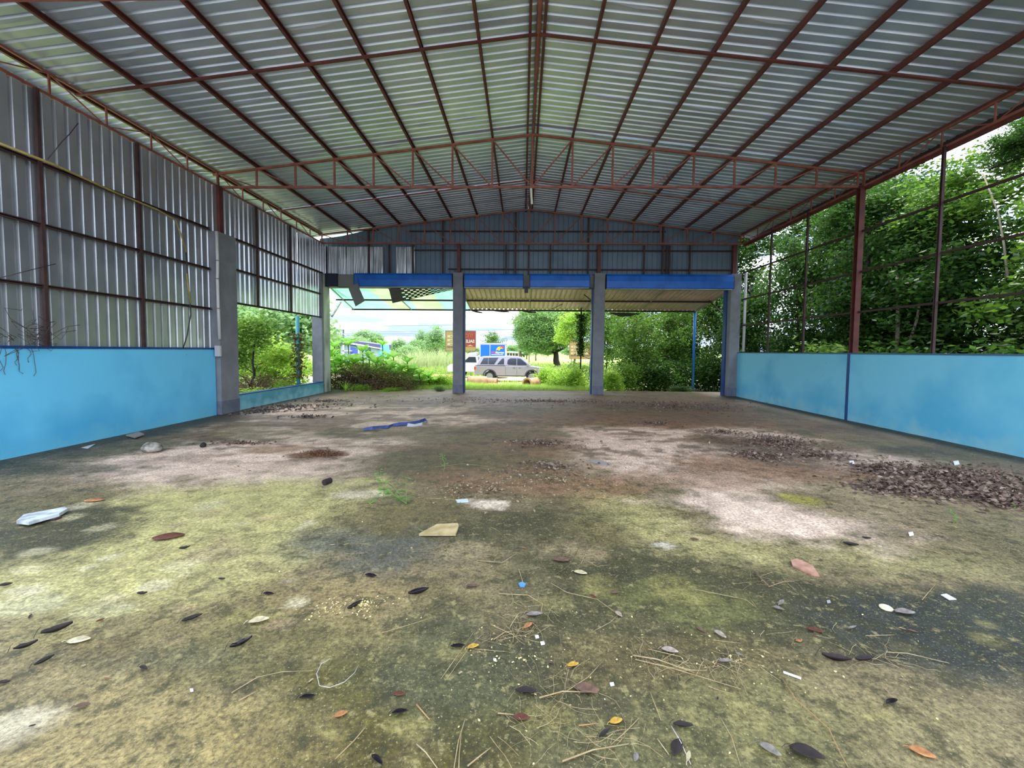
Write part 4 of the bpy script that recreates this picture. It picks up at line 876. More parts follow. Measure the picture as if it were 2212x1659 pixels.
# ------------------------------------------------------------------ vehicles, signs, pipes, poles
m_glass = mat('dark_window_glass', (40,46,60), .12, spec=.8)
m_tyre = mat('black_tyre', (30,30,32), .8); m_rim = mat('alloy_rim', (150,152,156), .35, .8)
def wheel(parent, x, z, r_, y0, y1):
    w_ = empty('wheel', (x, 0, z)); w_.parent = parent
    bevel(MB().tube([(0,y0,0),(0,y1,0)], r_, 20).build('tyre', m_tyre, w_), .03); MB().tube([(0,y0-.01,0),(0,y0+.06,0)], r_*.62, 14).build('rim', m_rim, w_)
def side_prism(poly, y0, y1): return MB().prism([(x, y0, z) for x, z in poly], (0, y1-y0, 0))
def loft(poly, poly2, y0, y1, ym):
    "body with tumblehome: poly at y0+ym .. y1-ym, poly2 (inset) at the flanks"
    n_ = len(poly); mb = MB(); vs_ = [(x,y0,z) for x,z in poly2]+[(x,y0+ym,z) for x,z in poly]+[(x,y1-ym,z) for x,z in poly]+[(x,y1,z) for x,z in poly2]
    fs = [tuple(range(n_-1,-1,-1)), tuple(range(3*n_,4*n_))]
    for k in range(3): fs += [(k*n_+i, k*n_+(i+1)%n_, (k+1)*n_+(i+1)%n_, (k+1)*n_+i) for i in range(n_)]
    return mb.add(vs_, fs)
YC = 29.4; rear = at(1024, 800, 1, YC); gc_ = float(gz(rear.x+2, YC+1))
car = empty('pickup_truck', (rear.x+2.65, YC+.95, gc_), 'silver pickup with canopy over its bed, parked beyond the pipes, facing right', 'pickup truck')
m_silv = mat('silver_car_paint', (166,160,172), .25, .55)
def X0(x): return x-2.65
body = [(0.05,.50),(0,.62),(.02,1.10),(.10,1.14),(3.95,1.16),(4.1,1.14),(5.0,1.02),(5.25,.86),(5.30,.55),(5.2,.42),(4.55,.42),(4.45,.62),(4.30,.78),(4.1,.84),(3.85,.78),(3.7,.62),(3.62,.42),(1.55,.42),(1.47,.62),(1.32,.78),(1.1,.84),(.85,.78),(.7,.62),(.62,.50)]
o = loft([(X0(x),z) for x,z in body], [(X0(x),z) for x,z in body], -.92, .92, .06).build('body', m_silv, car); bevel(o, .04)
cab = [(.10,1.14),(.42,1.74),(.60,1.80),(2.1,1.83),(2.35,1.84),(3.1,1.82),(3.35,1.76),(4.05,1.16)]
o = MB(); n_ = len(cab); ins = .16
o.add([(X0(x),-.90+(z-1.14)/.7*ins,z) for x,z in cab]+[(X0(x),.90-(z-1.14)/.7*ins,z) for x,z in cab], [tuple(range(n_-1,-1,-1)), tuple(range(n_,2*n_))]+[(i,(i+1)%n_,n_+(i+1)%n_,n_+i) for i in range(n_)])
bevel(o.build('cab_and_canopy', m_silv, car), .04)
def win(poly, nm='window'):
    mb = MB(); f_ = lambda z: -.905+(z-1.14)/.7*ins
    mb.prism([(X0(x), f_(z)-.012, z) for x,z in poly], (0,.015,0)); return mb.build(nm, m_glass, car)
win([(.42,1.24),(.66,1.68),(.98,1.70),(.98,1.24)]); win([(1.01,1.24),(1.01,1.70),(1.72,1.72),(1.42,1.24)]); win([(1.62,1.24),(1.98,1.66),(2.12,1.66),(2.12,1.24)])
win([(2.34,1.30),(2.42,1.22),(3.0,1.20),(3.0,1.68),(2.55,1.68),(2.38,1.56)]); win([(3.04,1.20),(3.04,1.68),(3.28,1.66),(3.78,1.26),(3.72,1.2)])
MB().box((X0(.06),-.935,1.14),(X0(2.2),-.915,1.17)).build('canopy_rail', mat('dark_trim', (60,58,66), .5), car)
for xx in (2.22,3.02): MB().box((X0(xx),-.926,.5),(X0(xx)+.012,-.918,1.12)).build('door_gap', mat('dark_trim', (0,0,0)), car)
for xx in (2.75,3.15): MB().box((X0(xx),-.945,.98),(X0(xx)+.16,-.925,1.01)).build('door_handle', mat('dark_trim', (0,0,0)), car)
MB().box((X0(.0),-.935,.86),(X0(.12),-.86,1.08)).build('tail_light', mat('red_lamp', (190,60,40), .3), car)
MB().box((X0(3.72),-1.12,1.16),(X0(3.86),-.92,1.32)).build('wing_mirror', m_silv, car)
for xx in (1.1, 4.08): wheel(car, X0(xx), .39, .38, -.93, -.70); wheel(car, X0(xx), .39, .38, .70, .93)
for xx in (1.1, 4.08):
    mb = MB(); ang = [i/10*PI for i in range(11)]
    mb.prism([(X0(xx)+math.cos(a)*.50, -.95, .42+math.sin(a)*.48) for a in ang]+[(X0(xx)+math.cos(a)*.40, -.95, .42+math.sin(a)*.40) for a in reversed(ang)], (0,.04,0)); mb.build('wheel_arch', mat('dark_trim', (0,0,0)), car)
MB().box((X0(1.6),-.93,.40),(X0(3.6),-.86,.46)).build('side_step', mat('dark_trim', (0,0,0)), car)
# courier pickup
YT = 33.5; nose = at(966, 790, 1, YT); gt = float(gz(nose.x, YT))
tk = empty('courier_truck', (nose.x, YT+.9, gt), 'white courier pickup with a blue parcel box, facing left behind the silver pickup', 'truck')
m_white = mat('white_car_paint', (204,204,210), .3)
body = [(.05,.45),(0,.62),(.06,.92),(.25,1.04),(1.15,1.16),(5.0,1.16),(5.0,.50),(4.3,.5),(4.15,.78),(3.85,.84),(3.55,.78),(3.4,.45),(1.45,.45),(1.32,.76),(1.02,.84),(.72,.76),(.6,.45)]
bevel(side_prism(body, -.9, .9).build('body', m_white, tk), .04)
cab = [(1.0,1.14),(1.65,1.72),(1.8,1.78),(2.35,1.78),(2.45,1.7),(2.55,1.14)]
bevel(side_prism(cab, -.8, .8).build('cab', m_white, tk), .05)
side_prism([(1.3,1.22),(1.74,1.66),(2.28,1.66),(2.36,1.22)], -.82, -.79).build('window', m_glass, tk)
bevel(side_prism([(1.5,1.78),(1.75,2.0),(2.4,2.06),(2.4,1.78)], -.7, .7).build('wind_deflector', m_white, tk), .05)
MB().box((.02,-.92,.72),(.3,-.86,.92)).build('head_lamp', mat('lamp_glass', (200,205,210), .2), tk)
for xx in (1.02,3.85): wheel(tk, xx, .38, .37, -.92, -.68); wheel(tk, xx, .38, .37, .68, .92)
bl = at(1036, 770, 1, YT); br = at(1093, 742, 1, YT); bx0, bx1 = bl.x-nose.x, br.x-nose.x; bz1 = br.z-gt; bz0 = 1.18
bxx = bevel(MB().box((bx0,-.95,bz0),(bx1,.9,bz1)).build('parcel_box', m_white, tk), .02)
MB().box((bx0-.05,-1.0,bz1-.04),(bx1+.08,.95,bz1+.03)).build('box_roof', m_white, tk)
m_cbl = mat('courier_blue', (16,110,206), .4)
wsp = bx1-bx0
MB().box((bx0+.08,-.962,bz0+.04),(bx0+wsp*.38,-.952,bz1-.12)).build('blue_panel', m_cbl, tk); MB().box((bx0+wsp*.41,-.962,bz0+.04),(bx1-.08,-.952,bz1-.12)).build('blue_panel', m_cbl, tk)
def text_mesh(body_, size, m, parent, loc, mirror=False, shear=0, bold=0, name='lettering', rz=0):
    cu = bpy.data.curves.new('lettering', 'FONT'); cu.body = body_; cu.size = size; cu.extrude = .004; cu.shear = shear; cu.offset = bold; cu.resolution_u = 3
    tmp = bpy.data.objects.new('tmp', cu); COL.objects.link(tmp); bpy.context.view_layer.update()
    me = bpy.data.meshes.new_from_object(tmp.evaluated_get(bpy.context.evaluated_depsgraph_get())); bpy.data.objects.remove(tmp); me.materials.clear(); me.materials.append(m); me.name = name
    w_ = max(v.co.x for v in me.vertices) if len(me.vertices) else 0
    for v in me.vertices:
        x = (w_-v.co.x) if mirror else v.co.x
        v.co = (x, -v.co.z, v.co.y)
    return link(name, me, parent, loc)
m_wt = mat('white_lettering', (240,240,240), .5); m_pk = mat('pink_lettering', (220,60,110), .5)
text_mesh('Express', .215, m_wt, tk, (bx0+wsp*.60, -.972, bz1-.80), shear=.3, bold=.008)
for q in range(3): MB().prism([(bx0+wsp*(.45+q*.055)+a_, -.972, bz1-.80+b_) for a_, b_ in ((0,0),(.07,0),(.12,.15),(.05,.15))], (0,.006,0)).build('pink_mark', m_pk, tk)
MB().box((bx0+wsp*.45,-.97,bz1-.92),(bx0+wsp*.9,-.964,bz1-.88)).build('small_print', m_wt, tk)
sw = [(0,0),(.12,.25),(.3,.42),(.62,.48),(.95,.42),(.72,.34),(1.0,.22),(.62,.22),(.5,.06),(.4,-.02),(.28,.1)]
MB().prism([(bx0+wsp*.62+x*.62, -.972, bz1-.58+z*.72) for x, z in sw], (0,.008,0)).build('yellow_flash', mat('yellow_logo', (250,200,40), .5), tk)
MB().prism([(bx0+wsp*.74+x*.42, -.976, bz1-.42+z*.42) for x, z in [(0,.1),(.3,.42),(.9,.5),(1.0,.0),(.5,.3)]], (0,.008,0)).build('red_flash', mat('red_logo', (220,70,60), .5), tk)

def sign(px0_, px1_, pyt, pyb, y, lab, mirrored):
    a = at(px0_, pyt, 1, y); b_ = at(px1_, pyb, 1, y); w_, h_ = b_.x-a.x, a.z-b_.z; g0 = float(gz(a.x, y))
    t = empty('signboard', (a.x, y, g0), lab, 'sign'); z0 = b_.z-g0; z1 = z0+h_
    fr = mat('sign_frame_grey', (120,112,104), .6)
    for xx in ((.6, 1.0) if mirrored else (.15, w_-.2)): MB().box((xx,.02,-.1),(xx+.06,.08,z1)).build('post', fr, t)
    MB().box((0,0,z0),(w_,.02,z1)).build('panel', mat('sign_panel_orange', (206,160,74) if not mirrored else (186,152,92), .7), t)
    for bx_ in ((0,-.01,z0,w_,.0,z0+.03),(0,-.01,z1-.03,w_,0,z1),(0,-.01,z0,.03,0,z1),(w_-.03,-.01,z0,w_,0,z1)): MB().box(bx_[:3],bx_[3:]).build('frame', fr, t)
    red = mat('sign_red', (196,62,54), .7) if not mirrored else mat('sign_faded_red', (158,70,62), .7)
    xr0 = w_*.60 if mirrored else w_*.80
    MB().box((xr0,-.008,z0+h_*.22),(w_-.03,.0,z1-.04)).build('red_panel', red, t)
    pale = mat('sign_pale_band', (214,200,160), .7); dk = mat('sign_dark_print', (120,96,60), .7)
    for k, u in enumerate((.72,.53,.34)):
        MB().box((w_*.07,-.010,z0+h_*(u-.055)),(xr0-w_*.06,-.002,z0+h_*(u+.055))).build('pale_band', pale, t)
        for q in range(7):
            xa = w_*.16+q*(xr0-w_*.3)/7; MB().box((xa,-.014,z0+h_*(u-.02)),(xa+w_*.03,-.010,z0+h_*(u+.02))).build('small_print', dk, t)
    MB().box((w_*.05,-.012,z0+h_*.17),(xr0,-.002,z0+h_*.24)).build('dark_band', fr, t)
    if mirrored:
        text_mesh('SALE', h_*.20, mat('sign_pale_letters', (214,196,186), .7), t, (xr0+w_*.07, -.010, z0+h_*.42), mirror=True, bold=.01)
        # the three Thai letters of the same word, seen from behind, as strokes
        lo_ = mat('sign_orange_letters', (204,120,84), .7); bxl = xr0+w_*.06; zz_ = z0+h_*.68; u_ = h_*.19
        def st(pts): MB().tube([(bxl+x*u_, -.016, zz_+z*u_) for x, z in pts], .018, 5).build('letter', lo_, t)
        st([(0,0),(0,.9),(.15,.95),(.15,.7)]+[]); st([(0,0),(.45,0),(.45,.6),(.3,.8),(.45,.95)])
        st([(.75,0),(.75,.85),(.95,.95),(1.1,.8)])
        st([(1.4,.95),(1.4,.0),(1.75,.0),(1.85,.5),(1.75,.9),(1.6,.8)])
        MB().prism([(xr0+w_*.10,-.014,z0+h_*.24),(w_*.93,-.014,z0+h_*.24),((xr0+w_*1.03)/2,-.014,z0+h_*.33)], (0,.006,0)).build('arrow', mat('sign_arrow', (220,150,110), .7), t)
    else:
        text_mesh('S', h_*.2, mat('sign_pale_letters', (0,0,0)), t, (xr0+w_*.02, -.012, z0+h_*.45), mirror=True)
sign(962, 1028, 714, 759, 24.5, 'yellow and red sale signboard behind the first grey column, its lettering reversed', True)
sign(1230, 1284, 739, 776, 30.5, 'orange signboard with pale lines beside the second grey column', False)

# concrete pipes and mounds
m_pipe = mat('orange_stained_concrete', (206,158,128), .9, noise=(170,120,92), nscale=3, bump=.3)
m_pipi = mat('dark_pipe_inside', (70,56,44), .95)
def cpipe(px_, py_, y, R_, Ln, rz, lab):
    a = at(px_, py_, 1, y); g0 = float(gz(a.x, y)); t = empty('concrete_pipe', (a.x, y, g0+R_-.04), lab, 'pipe', 'concrete drain pipes', rz=rz)
    mb = MB(); n_ = 24; rings = [(0,R_),(Ln,R_),(Ln,R_*.86),(0,R_*.86)]; rings = [(0,R_*1.12),(.12,R_*1.12),(.14,R_),(Ln,R_),(Ln,R_*.8),(0,R_*.8)]
    vs_ = [(x, math.cos(2*PI*j/n_)*r_, math.sin(2*PI*j/n_)*r_) for x, r_ in rings for j in range(n_)]; k = len(rings)
    mb.add(vs_, [(i*n_+j, ((i+1)%k)*n_+j, ((i+1)%k)*n_+(j+1)%n_, i*n_+(j+1)%n_) for i in range(k) for j in range(n_)]); mb.build('shell', m_pipe, t, False)
cpipe(1138, 812, 22.6, .27, 1.3, math.radians(60), 'concrete pipe lying open-ended towards the viewer, right end of the row')
cpipe(1010, 805, 24.0, .30, 1.1, math.radians(12), 'orange-stained concrete pipe just right of the first grey column')
cpipe(1042, 806, 24.6, .26, .9, math.radians(-8), 'smaller stained pipe half buried, second from the first grey column')
cpipe(985, 803, 25.2, .34, 1.4, math.radians(172), 'large stained pipe hidden partly by the first grey column')
cpipe(925, 803, 25.6, .26, 1.2, math.radians(4), 'pale concrete pipe lying in the grass at the left end of the row')
def mound(px_, y, rx, rz_, lab, m, seed):
    a = at(px_, 805, 1, y); g0 = float(gz(a.x, y)); n_ = 26; r = random.Random(seed); mb = MB(); vs_ = []
    for j in range(7):
        q = j/6
        for i in range(n_):
            th = 2*PI*i/n_; rr__ = (1-q)*(1+.15*math.sin(3*th+seed))+r.uniform(-.03,.03); vs_.append((rr__*rx*math.cos(th), rr__*rx*.6*math.sin(th), rz_*(1-(1-q)**2)+r.uniform(-.02,.02)*(q > 0)))
    mb.add(vs_, [(j*n_+i, j*n_+(i+1)%n_, (j+1)*n_+(i+1)%n_, (j+1)*n_+i) for j in range(6) for i in range(n_)])
    o = mb.build('earth_mound', m, loc=(a.x, y, g0-.03), smooth=True); tag(o, lab, 'earth mound', 'earth mounds by the pipes')
m_earth = mat('orange_earth', (190,142,110), .95, noise=(156,112,86), nscale=5, bump=.6)
mound(962, 26.4, 1.5, .42, 'orange earth mound left of the first grey column', m_earth, 1)
mound(1062, 24.0, .8, .20, 'low broken earth heap under the silver pickup', m_earth, 2)
mound(930, 26.8, .9, .26, 'pale rubble heap at the left of the orange mound', mat('pale_rubble', (190,180,170), .95, noise=(150,140,130), nscale=8, bump=.6), 3)
# utility poles and wires
up = empty('utility_pole', (at(1124,740,1,46).x, 46, -.56), 'brown concrete utility pole left of the big spreading tree', 'utility pole')
zt = at(1124,640,1,46).z+.56
MB().tube([(0,0,0),(-.02,0,zt*.5),(-.10,0,zt)], .17, 8, .11).build('shaft', mat('weathered_pole', (146,120,116), .9), up, True)
za = at(1124,691,1,46).z+.56; MB().bar((-1.0,0,za),(.25,0,za), .08).build('crossarm', mat('weathered_pole', (0,0,0)), up)
MB().box((-.16,-.18,at(1124,757,1,46).z+.56),(.14,-.14,at(1124,753,1,46).z+.56)).build('white_plate', m_wt, up)
for xx in (-.9,-.5,.2): MB().tube([(xx,0,za),(xx,0,za+.16)], .05, 6).build('insulator', mat('dark_trim', (0,0,0)), up)
up2 = empty('utility_pole', (at(742,740,1,62).x, 62, -.56), 'faraway thin utility pole above the blue house roof', 'utility pole')
MB().tube([(0,0,0),(0,0,at(742,712,1,62).z+.56)], .12, 6).build('shaft', mat('dark_pole', (90,96,120), .9), up2)
up3 = empty('utility_pole', (at(1143,760,1,60).x, 60, -.56), 'small bare post right of the brown utility pole', 'utility pole')
MB().tube([(0,0,0),(0,0,at(1143,745,1,60).z+.56)], .10, 6).build('shaft', mat('weathered_pole', (0,0,0)), up3)
m_wire = mat('overhead_wire', (110,116,140), .7)
for i, (pa, pb, y, w_) in enumerate((((560,700),(1122,698),46,.035),((560,712),(1122,711),46,.03),((560,716.5),(1122,716),46,.03),((560,719),(1122,722),46,.025))):
    a, b_ = at(*pa,1,y), at(*pb,1,y); pts = [a.lerp(b_, u/8)-Vector((0,0,.25*math.sin(PI*u/8))) for u in range(9)]
    pipe_thing('overhead_wire', pts, w_/2, m_wire, ['topmost long wire crossing the sky left of the pole','second wire down crossing the sky left of the pole','third wire down crossing the sky left of the pole','lowest wire crossing the sky above the trees'][i], 'wire', 4)
for i, (pa, pb, ya, yb) in enumerate((((1085,679),(1260,712),40,52),((1122,690),(1262,716),46,52))):
    pipe_thing('overhead_wire', [at(*pa,1,ya), at(*pb,1,yb)], .016, m_wire, ['upper wire slanting across to the big tree','lower wire slanting from the pole to the big tree'][i], 'wire', 4)
# blue house
yh = 56; hh = empty('house', (at(735,770,1,yh).x, yh, -.58), 'low blue and white house behind the broadleaf plants', 'house')
def hp(px_, py_, dy=0): v = at(px_, py_, 1, yh+dy); return (v.x-hh.location.x, dy, v.z+.58)
def hq(name, pts, m, dy=0, th=.2):
    return MB().prism([hp(a_, b_, dy) for a_, b_ in pts], (0, th, 0)).build(name, m, hh)
m_hb = mat('house_blue', (96,110,214), .7); m_hw = mat('house_white', (236,236,240), .7)
hq('wall', [(736,800),(826,800),(826,757),(775,745),(736,746)], mat('house_pale_wall', (176,190,206), .7), 0, 4)
hq('blue_wall', [(757,772),(774,772),(774,745),(757,745)], m_hb, -.05, .04)
hq('blue_wall', [(741,800),(752,800),(752,770),(741,770)], m_hb, -.05, .04)
hq('roof', [(722,745),(738,736),(760,736),(820,744),(820,752),(775,742),(740,742)], mat('house_roof_purple', (92,84,130), .6), -.6, 5)
hq('fascia', [(740,738),(775,743),(826,753),(826,755),(775,746),(740,741)], m_hw, -.7)
hq('white_column', [(740,800),(743,800),(743,745),(740,745)], m_hw, -.4); hq('white_column', [(773,780),(776,780),(776,744),(773,744)], m_hw, -.4); hq('white_column', [(752,800),(754,800),(754,757),(752,757)], m_hw, -.4)
hq('dark_window', [(789,762),(800,762),(800,749),(789,747)], mat('dark_teal_window', (30,90,110), .4), -.1)
hq('lean_to', [(820,770),(832,772),(830,745),(820,744)], mat('house_turquoise', (110,200,220), .6), -.3, 2)
hq('porch_beam', [(740,757),(760,757),(760,759),(740,759)], m_hw, -.4)
sh = empty('shed', (at(1110,770,1,70).x, 70, -.6), 'long low grey-roofed shed between the courier box and the utility pole', 'shed')
def sp(px_, py_, dy=0): v = at(px_, py_, 1, 70+dy); return (v.x-sh.location.x, dy, v.z+.6)
MB().prism([sp(1085,790),sp(1128,790),sp(1128,762),sp(1085,762)], (0,4,0)).build('wall', mat('shed_dark', (96,92,96), .8), sh)
MB().prism([sp(1083,762,-.5),sp(1131,764,-.5),sp(1131,762,-.5),sp(1098,758,-.5),sp(1083,760,-.5)], (0,5,0)).build('roof', mat('shed_roof', (176,170,172), .6), sh)
for q in (1094,1100,1106,1112,1119): MB().prism([sp(q,775,-.2),sp(q+1.2,775,-.2),sp(q+1.2,762,-.2),sp(q,762,-.2)], (0,.1,0)).build('post', m_hw, sh)
print('part2 ok')

# ------------------------------------------------------------------ litter on the floor
SETS = {'dark': (46,36,36), 'grey': (150,142,136), 'brown': (120,92,76), 'cream': (222,208,168), 'orange': (200,136,84), 'yellow': (226,178,70), 'red': (112,60,46), 'pale': (188,172,158), 'wet': (34,28,36)}
def leafmat(k):
    c = SETS[k]; return mat(k+'_dead_leaf', c, .25 if k == 'wet' else .7, noise=tuple(int(x*.7) for x in c), nscale=30)
def dead_leaf(px_, py_, kind, wpx, ang, curl, lab, name='fallen_leaf', aspect=None, cat='leaf', group='single fallen leaves on the floor'):
    c = at(px_, py_); d_ = (at(px_+wpx/2, py_)-at(px_-wpx/2, py_)).length; L_ = d_; W = L_*(aspect or (.62 if curl < .5 else .46)); rs = random.Random(int(px_*7+py_))
    o = empty(name, (c.x, c.y, .006), lab, cat, group, rz=ang); mb = MB(); n_ = 8; vs_ = []
    for i in range(n_+1):
        u = i/n_; w_ = W*math.sin(PI*min(1, u*.92+.04))**.8*(1-.25*u); x = (u-.5)*L_; up_ = curl*L_*.28*(abs(u-.45)*1.6)**2
        e1 = w_*.5*math.cos(curl*1.3); z1 = w_*.5*math.sin(curl*1.6)+rs.uniform(0,.06)*L_*curl
        vs_ += [(x,-e1,up_+z1+.002),(x,0,up_+.001),(x,e1,up_+z1*1.1+.002)]
    mb.add(vs_, [(3*i,3*i+1,3*i+4,3*i+3) for i in range(n_)]+[(3*i+1,3*i+2,3*i+5,3*i+4) for i in range(n_)])
    bl_ = mb.build('blade', leafmat(kind), o, True); so = bl_.modifiers.new('thick','SOLIDIFY'); so.thickness = .0012
    if wpx > 22: MB().tube([(-.5*L_,0,.004+curl*L_*.5),(-.62*L_,.02*L_,.003+curl*L_*.3),(-.72*L_,.0,.002)], .0014, 4).build('stalk', leafmat(kind), o)
    return o
LV = [
 (124,1366,'dark',48,.75,.8,'dark rolled leaf, upper one of the pair near the left edge'),(56,1401,'dark',36,.75,.9,'dark rolled leaf left of and below its pair near the left edge'),
 (96,1432,'dark',32,1.2,.6,'dark folded triangular leaf below the rolled pair'),(415,1340,'dark',36,.7,.5,'dark leaf with an orange stain beside it, left of the cream leaf'),
 (521,1396,'wet',42,.8,.9,'narrow black leaf slanting below the cream leaf'),(310,1448,'dark',26,-.3,.5,'dark leaf on the grey smear left of centre'),
 (7,1479,'dark',26,.2,.5,'dark leaf cut by the left frame edge, lower one'),(178,1530,'brown',28,.3,.4,'brown leaf on pale concrete at lower left'),
 (12,1267,'dark',24,.4,.6,'dark crumpled leaf at the left frame edge, upper one'),(399,1187,'dark',20,.6,.9,'small dark rolled leaf on the yellow-green moss'),
 (580,1287,'wet',24,-.1,.6,'small black leaf above the cream leaf'),(307,1286,'dark',22,.1,.8,'tiny dark leaf amid the yellow-green moss'),
 (479,1254,'dark',16,0,.6,'tiny dark curled leaf on the yellow moss edge'),(364,1162,'red',60,.35,.1,'flat rust-brown rotting leaf on the yellow-green moss'),
 (70,1572,'dark',12,.4,.5,'tiny dark leaf by the pale patch at lower left'),(559,1345,'cream',40,.35,.3,'large cream leaf right of the orange smear'),(170,1386,'cream',44,.2,.1,'flat cream leaf with orange smear beside the rolled pair'),
 (217,1343,'red',14,.9,.5,'tiny dark red leaf right of the rolled pair'),
 (766,1314,'wet',34,.9,.9,'black rolled wet leaf among pale crumbs'),(801,1248,'wet',28,-.2,.6,'black crinkled leaf with a bit of pale stalk above it'),(904,1285,'wet',44,.4,.8,'black shiny leaf right of the pale crumbs'),
 (1155,1334,'grey',36,.1,.7,'grey-brown crumpled leaf in the middle of the straw tangle'),(1141,1355,'orange',24,.8,.3,'orange leaf below the straw tangle'),(1022,1401,'yellow',26,.4,.3,'yellow leaf beside a black one, centre foreground'),
 (989,1401,'wet',30,.1,.6,'black leaf left of the yellow one'),(1238,1441,'yellow',26,.3,.4,'yellow-orange leaf beside dry stems, right of centre'),(1336,1330,'pale',22,-1.1,.3,'pale oval leaf at the end of a long curved stem'),
 (1254,1240,'cream',28,-.3,.2,'cream torn leaf on the dark green moss'),(1329,1285,'brown',22,.2,.6,'brown curled leaf right of the cream torn one'),(1280,1291,'red',14,-.6,.3,'small red-brown leaf on the dark green moss'),
 (1212,1214,'brown',34,-.1,.3,'brown flat leaf above the dark green moss'),(737,1548,'orange',28,.5,.3,'orange leaf at lower left of centre'),(864,1544,'wet',34,.2,.5,'black shiny wet leaf near the bottom, left of the brown stick'),
 (1021,1270,'brown',28,0,.5,'dark brown leaf left of the blue plastic bit'),(1447,1411,'pale',34,-.3,.4,'pale brown leaf above the bundle of straws'),(1137,1500,'dark',48,-.05,.5,'long dark leaf crossing the stems at the bottom centre'),
 (1268,1495,'brown',52,-.15,.3,'long brown leaf right of the crossing stems'),(1306,1591,'dark',34,.6,.7,'dark twisted leaf near the bottom right of centre'),(1331,1563,'yellow',30,.3,.3,'bright orange-yellow leaf near the bottom right of centre'),
 (1127,1556,'red',34,0,.3,'flat dark red leaf under the straws at bottom centre'),(815,1650,'wet',40,-.6,.6,'black wet leaf cut by the bottom frame edge'),(1374,1640,'grey',22,1.1,.3,'grey torn leaf at the bottom edge right of centre'),
 (1688,1306,'grey',26,.7,.5,'grey curled leaf, upper of two joined'),(1681,1318,'grey',20,-.5,.4,'grey curled leaf, lower of two joined'),(1555,1375,'pale',28,-1.0,.4,'pale veined leaf standing out on dark moss, right half'),
 (1513,1366,'brown',24,-.9,.6,'narrow brown leaf left of the pale veined one'),(1841,1361,'grey',22,.3,.8,'folded grey leaf with a white edge, right half'),(1971,1368,'brown',18,-.6,.7,'small folded leaf with pale edge far right'),
 (1955,1327,'grey',38,-.1,.3,'grey flat leaf beside the round white lid'),(1762,1366,'red',30,-.3,.3,'reddish leaf, upper right half'),(1726,1387,'orange',14,0,.1,'small square-cut orange leaf piece below the reddish one'),
 (1806,1430,'dark',52,-.35,.9,'long dark rolled leaf like a stick, right half'),(1868,1430,'dark',44,.1,.7,'dark crumpled leaf right of the long rolled one'),(1926,1522,'wet',34,.3,.5,'black curled leaf alone on olive moss at lower right'),
 (1992,1631,'orange',44,-.5,.2,'pale orange leaf at the bottom edge far right'),(1743,1636,'dark',64,-.4,.4,'long dark brown leaf at the bottom edge, right half'),(1663,1627,'grey',42,-.7,.4,'grey leaf left of the long dark brown one'),
 (1475,1573,'dark',40,-.1,.6,'black rolled leaves beside the white stem at the bottom'),(1487,1640,'cream',28,1.0,.5,'tan folded leaf at the bottom edge beside the white stem'),(1462,1620,'dark',46,.9,.3,'dark flat leaf under the white stem'),
 (1568,1434,'grey',30,.1,.7,'grey curled leaf by the looped dry vine'),(1596,1417,'grey',14,-.6,.4,'tiny grey leaf above the white stick'),(862,1503,'red',24,.0,.2,'dark red wet scrap left of bottom centre'),(664,1511,'wet',32,.2,.5,'black shiny leaf under the pale curved wire'),
 (204,1082,'orange',40,.1,.05,'flat pinkish-brown leaf near the far-left board'),(1015,1271,'brown',14,.3,.4,'tiny brown leaf next to the blue plastic bit'),
 (1500,1168,'brown',18,-.5,.3,'small brown leaf on the bright patch'),(1838,1180,'dark',26,-.5,.7,'dark twig-like leaf on the bright patch'),(1872,1165,'dark',16,-.4,.6,'dark leaf bit upper right of the bright patch'),
]
for a in LV: dead_leaf(*a)
# pieces and rubbish
def slab(name, pts, th, m, lab, cat, lift=.004, tilt=None):
    P_ = [at(*p_) for p_ in pts]; c = sum(P_, Vector())/len(P_); o = empty(name, (c.x, c.y, lift), lab, cat)
    ob = MB().prism([p_-Vector((c.x,c.y,0)) for p_ in P_], (0,0,th)).build('board' if 'board' in name or 'ply' in name else 'piece', m, o)
    return o
slab('plywood_offcut', [(905,1160),(944,1139),(989,1137),(991,1143),(984,1160)], .022, mat('pale_plywood', (186,168,124), .7, noise=(150,134,92), nscale=9), 'pale five-cornered plywood offcut lying in the centre foreground', 'board', .01)
o = slab('board_offcut', [(36,1136),(52,1122),(140,1105),(146,1109),(128,1120),(62,1139)], .03, mat('white_board_face', (210,216,222), .4, noise=(150,156,160), nscale=12), 'narrow white-faced board lying by the left frame edge', 'board', .02)
MB().box((-.16,-.03,-.02), (.14,.03,.0)).build('dark_core', m_dark, o)
slab('board_offcut', [(1266,995),(1290,993),(1325,1004),(1300,1007)], .008, mat('grey_sheet_scrap', (150,142,136), .7), 'thin grey board scrap on the pale dust right of centre', 'board')
slab('bark_piece', [(1708,1214),(1722,1210),(1756,1226),(1770,1247),(1752,1245),(1712,1225)], .012, mat('pinkish_bark', (178,138,118), .8, noise=(150,108,90), nscale=14), 'pinkish flat piece of bark or brick on the olive moss', 'bark')
slab('paper_scrap', [(176,968),(198,962),(206,960),(190,970)], .006, m_pvc, 'white scrap at the foot of the blue wall', 'scrap')
slab('sheet_scrap', [(272,944),(300,937),(312,942),(292,949)], .02, mat('grey_sheet_scrap', (0,0,0)), 'flat grey scrap near the little weed by the blue wall', 'scrap', .02)
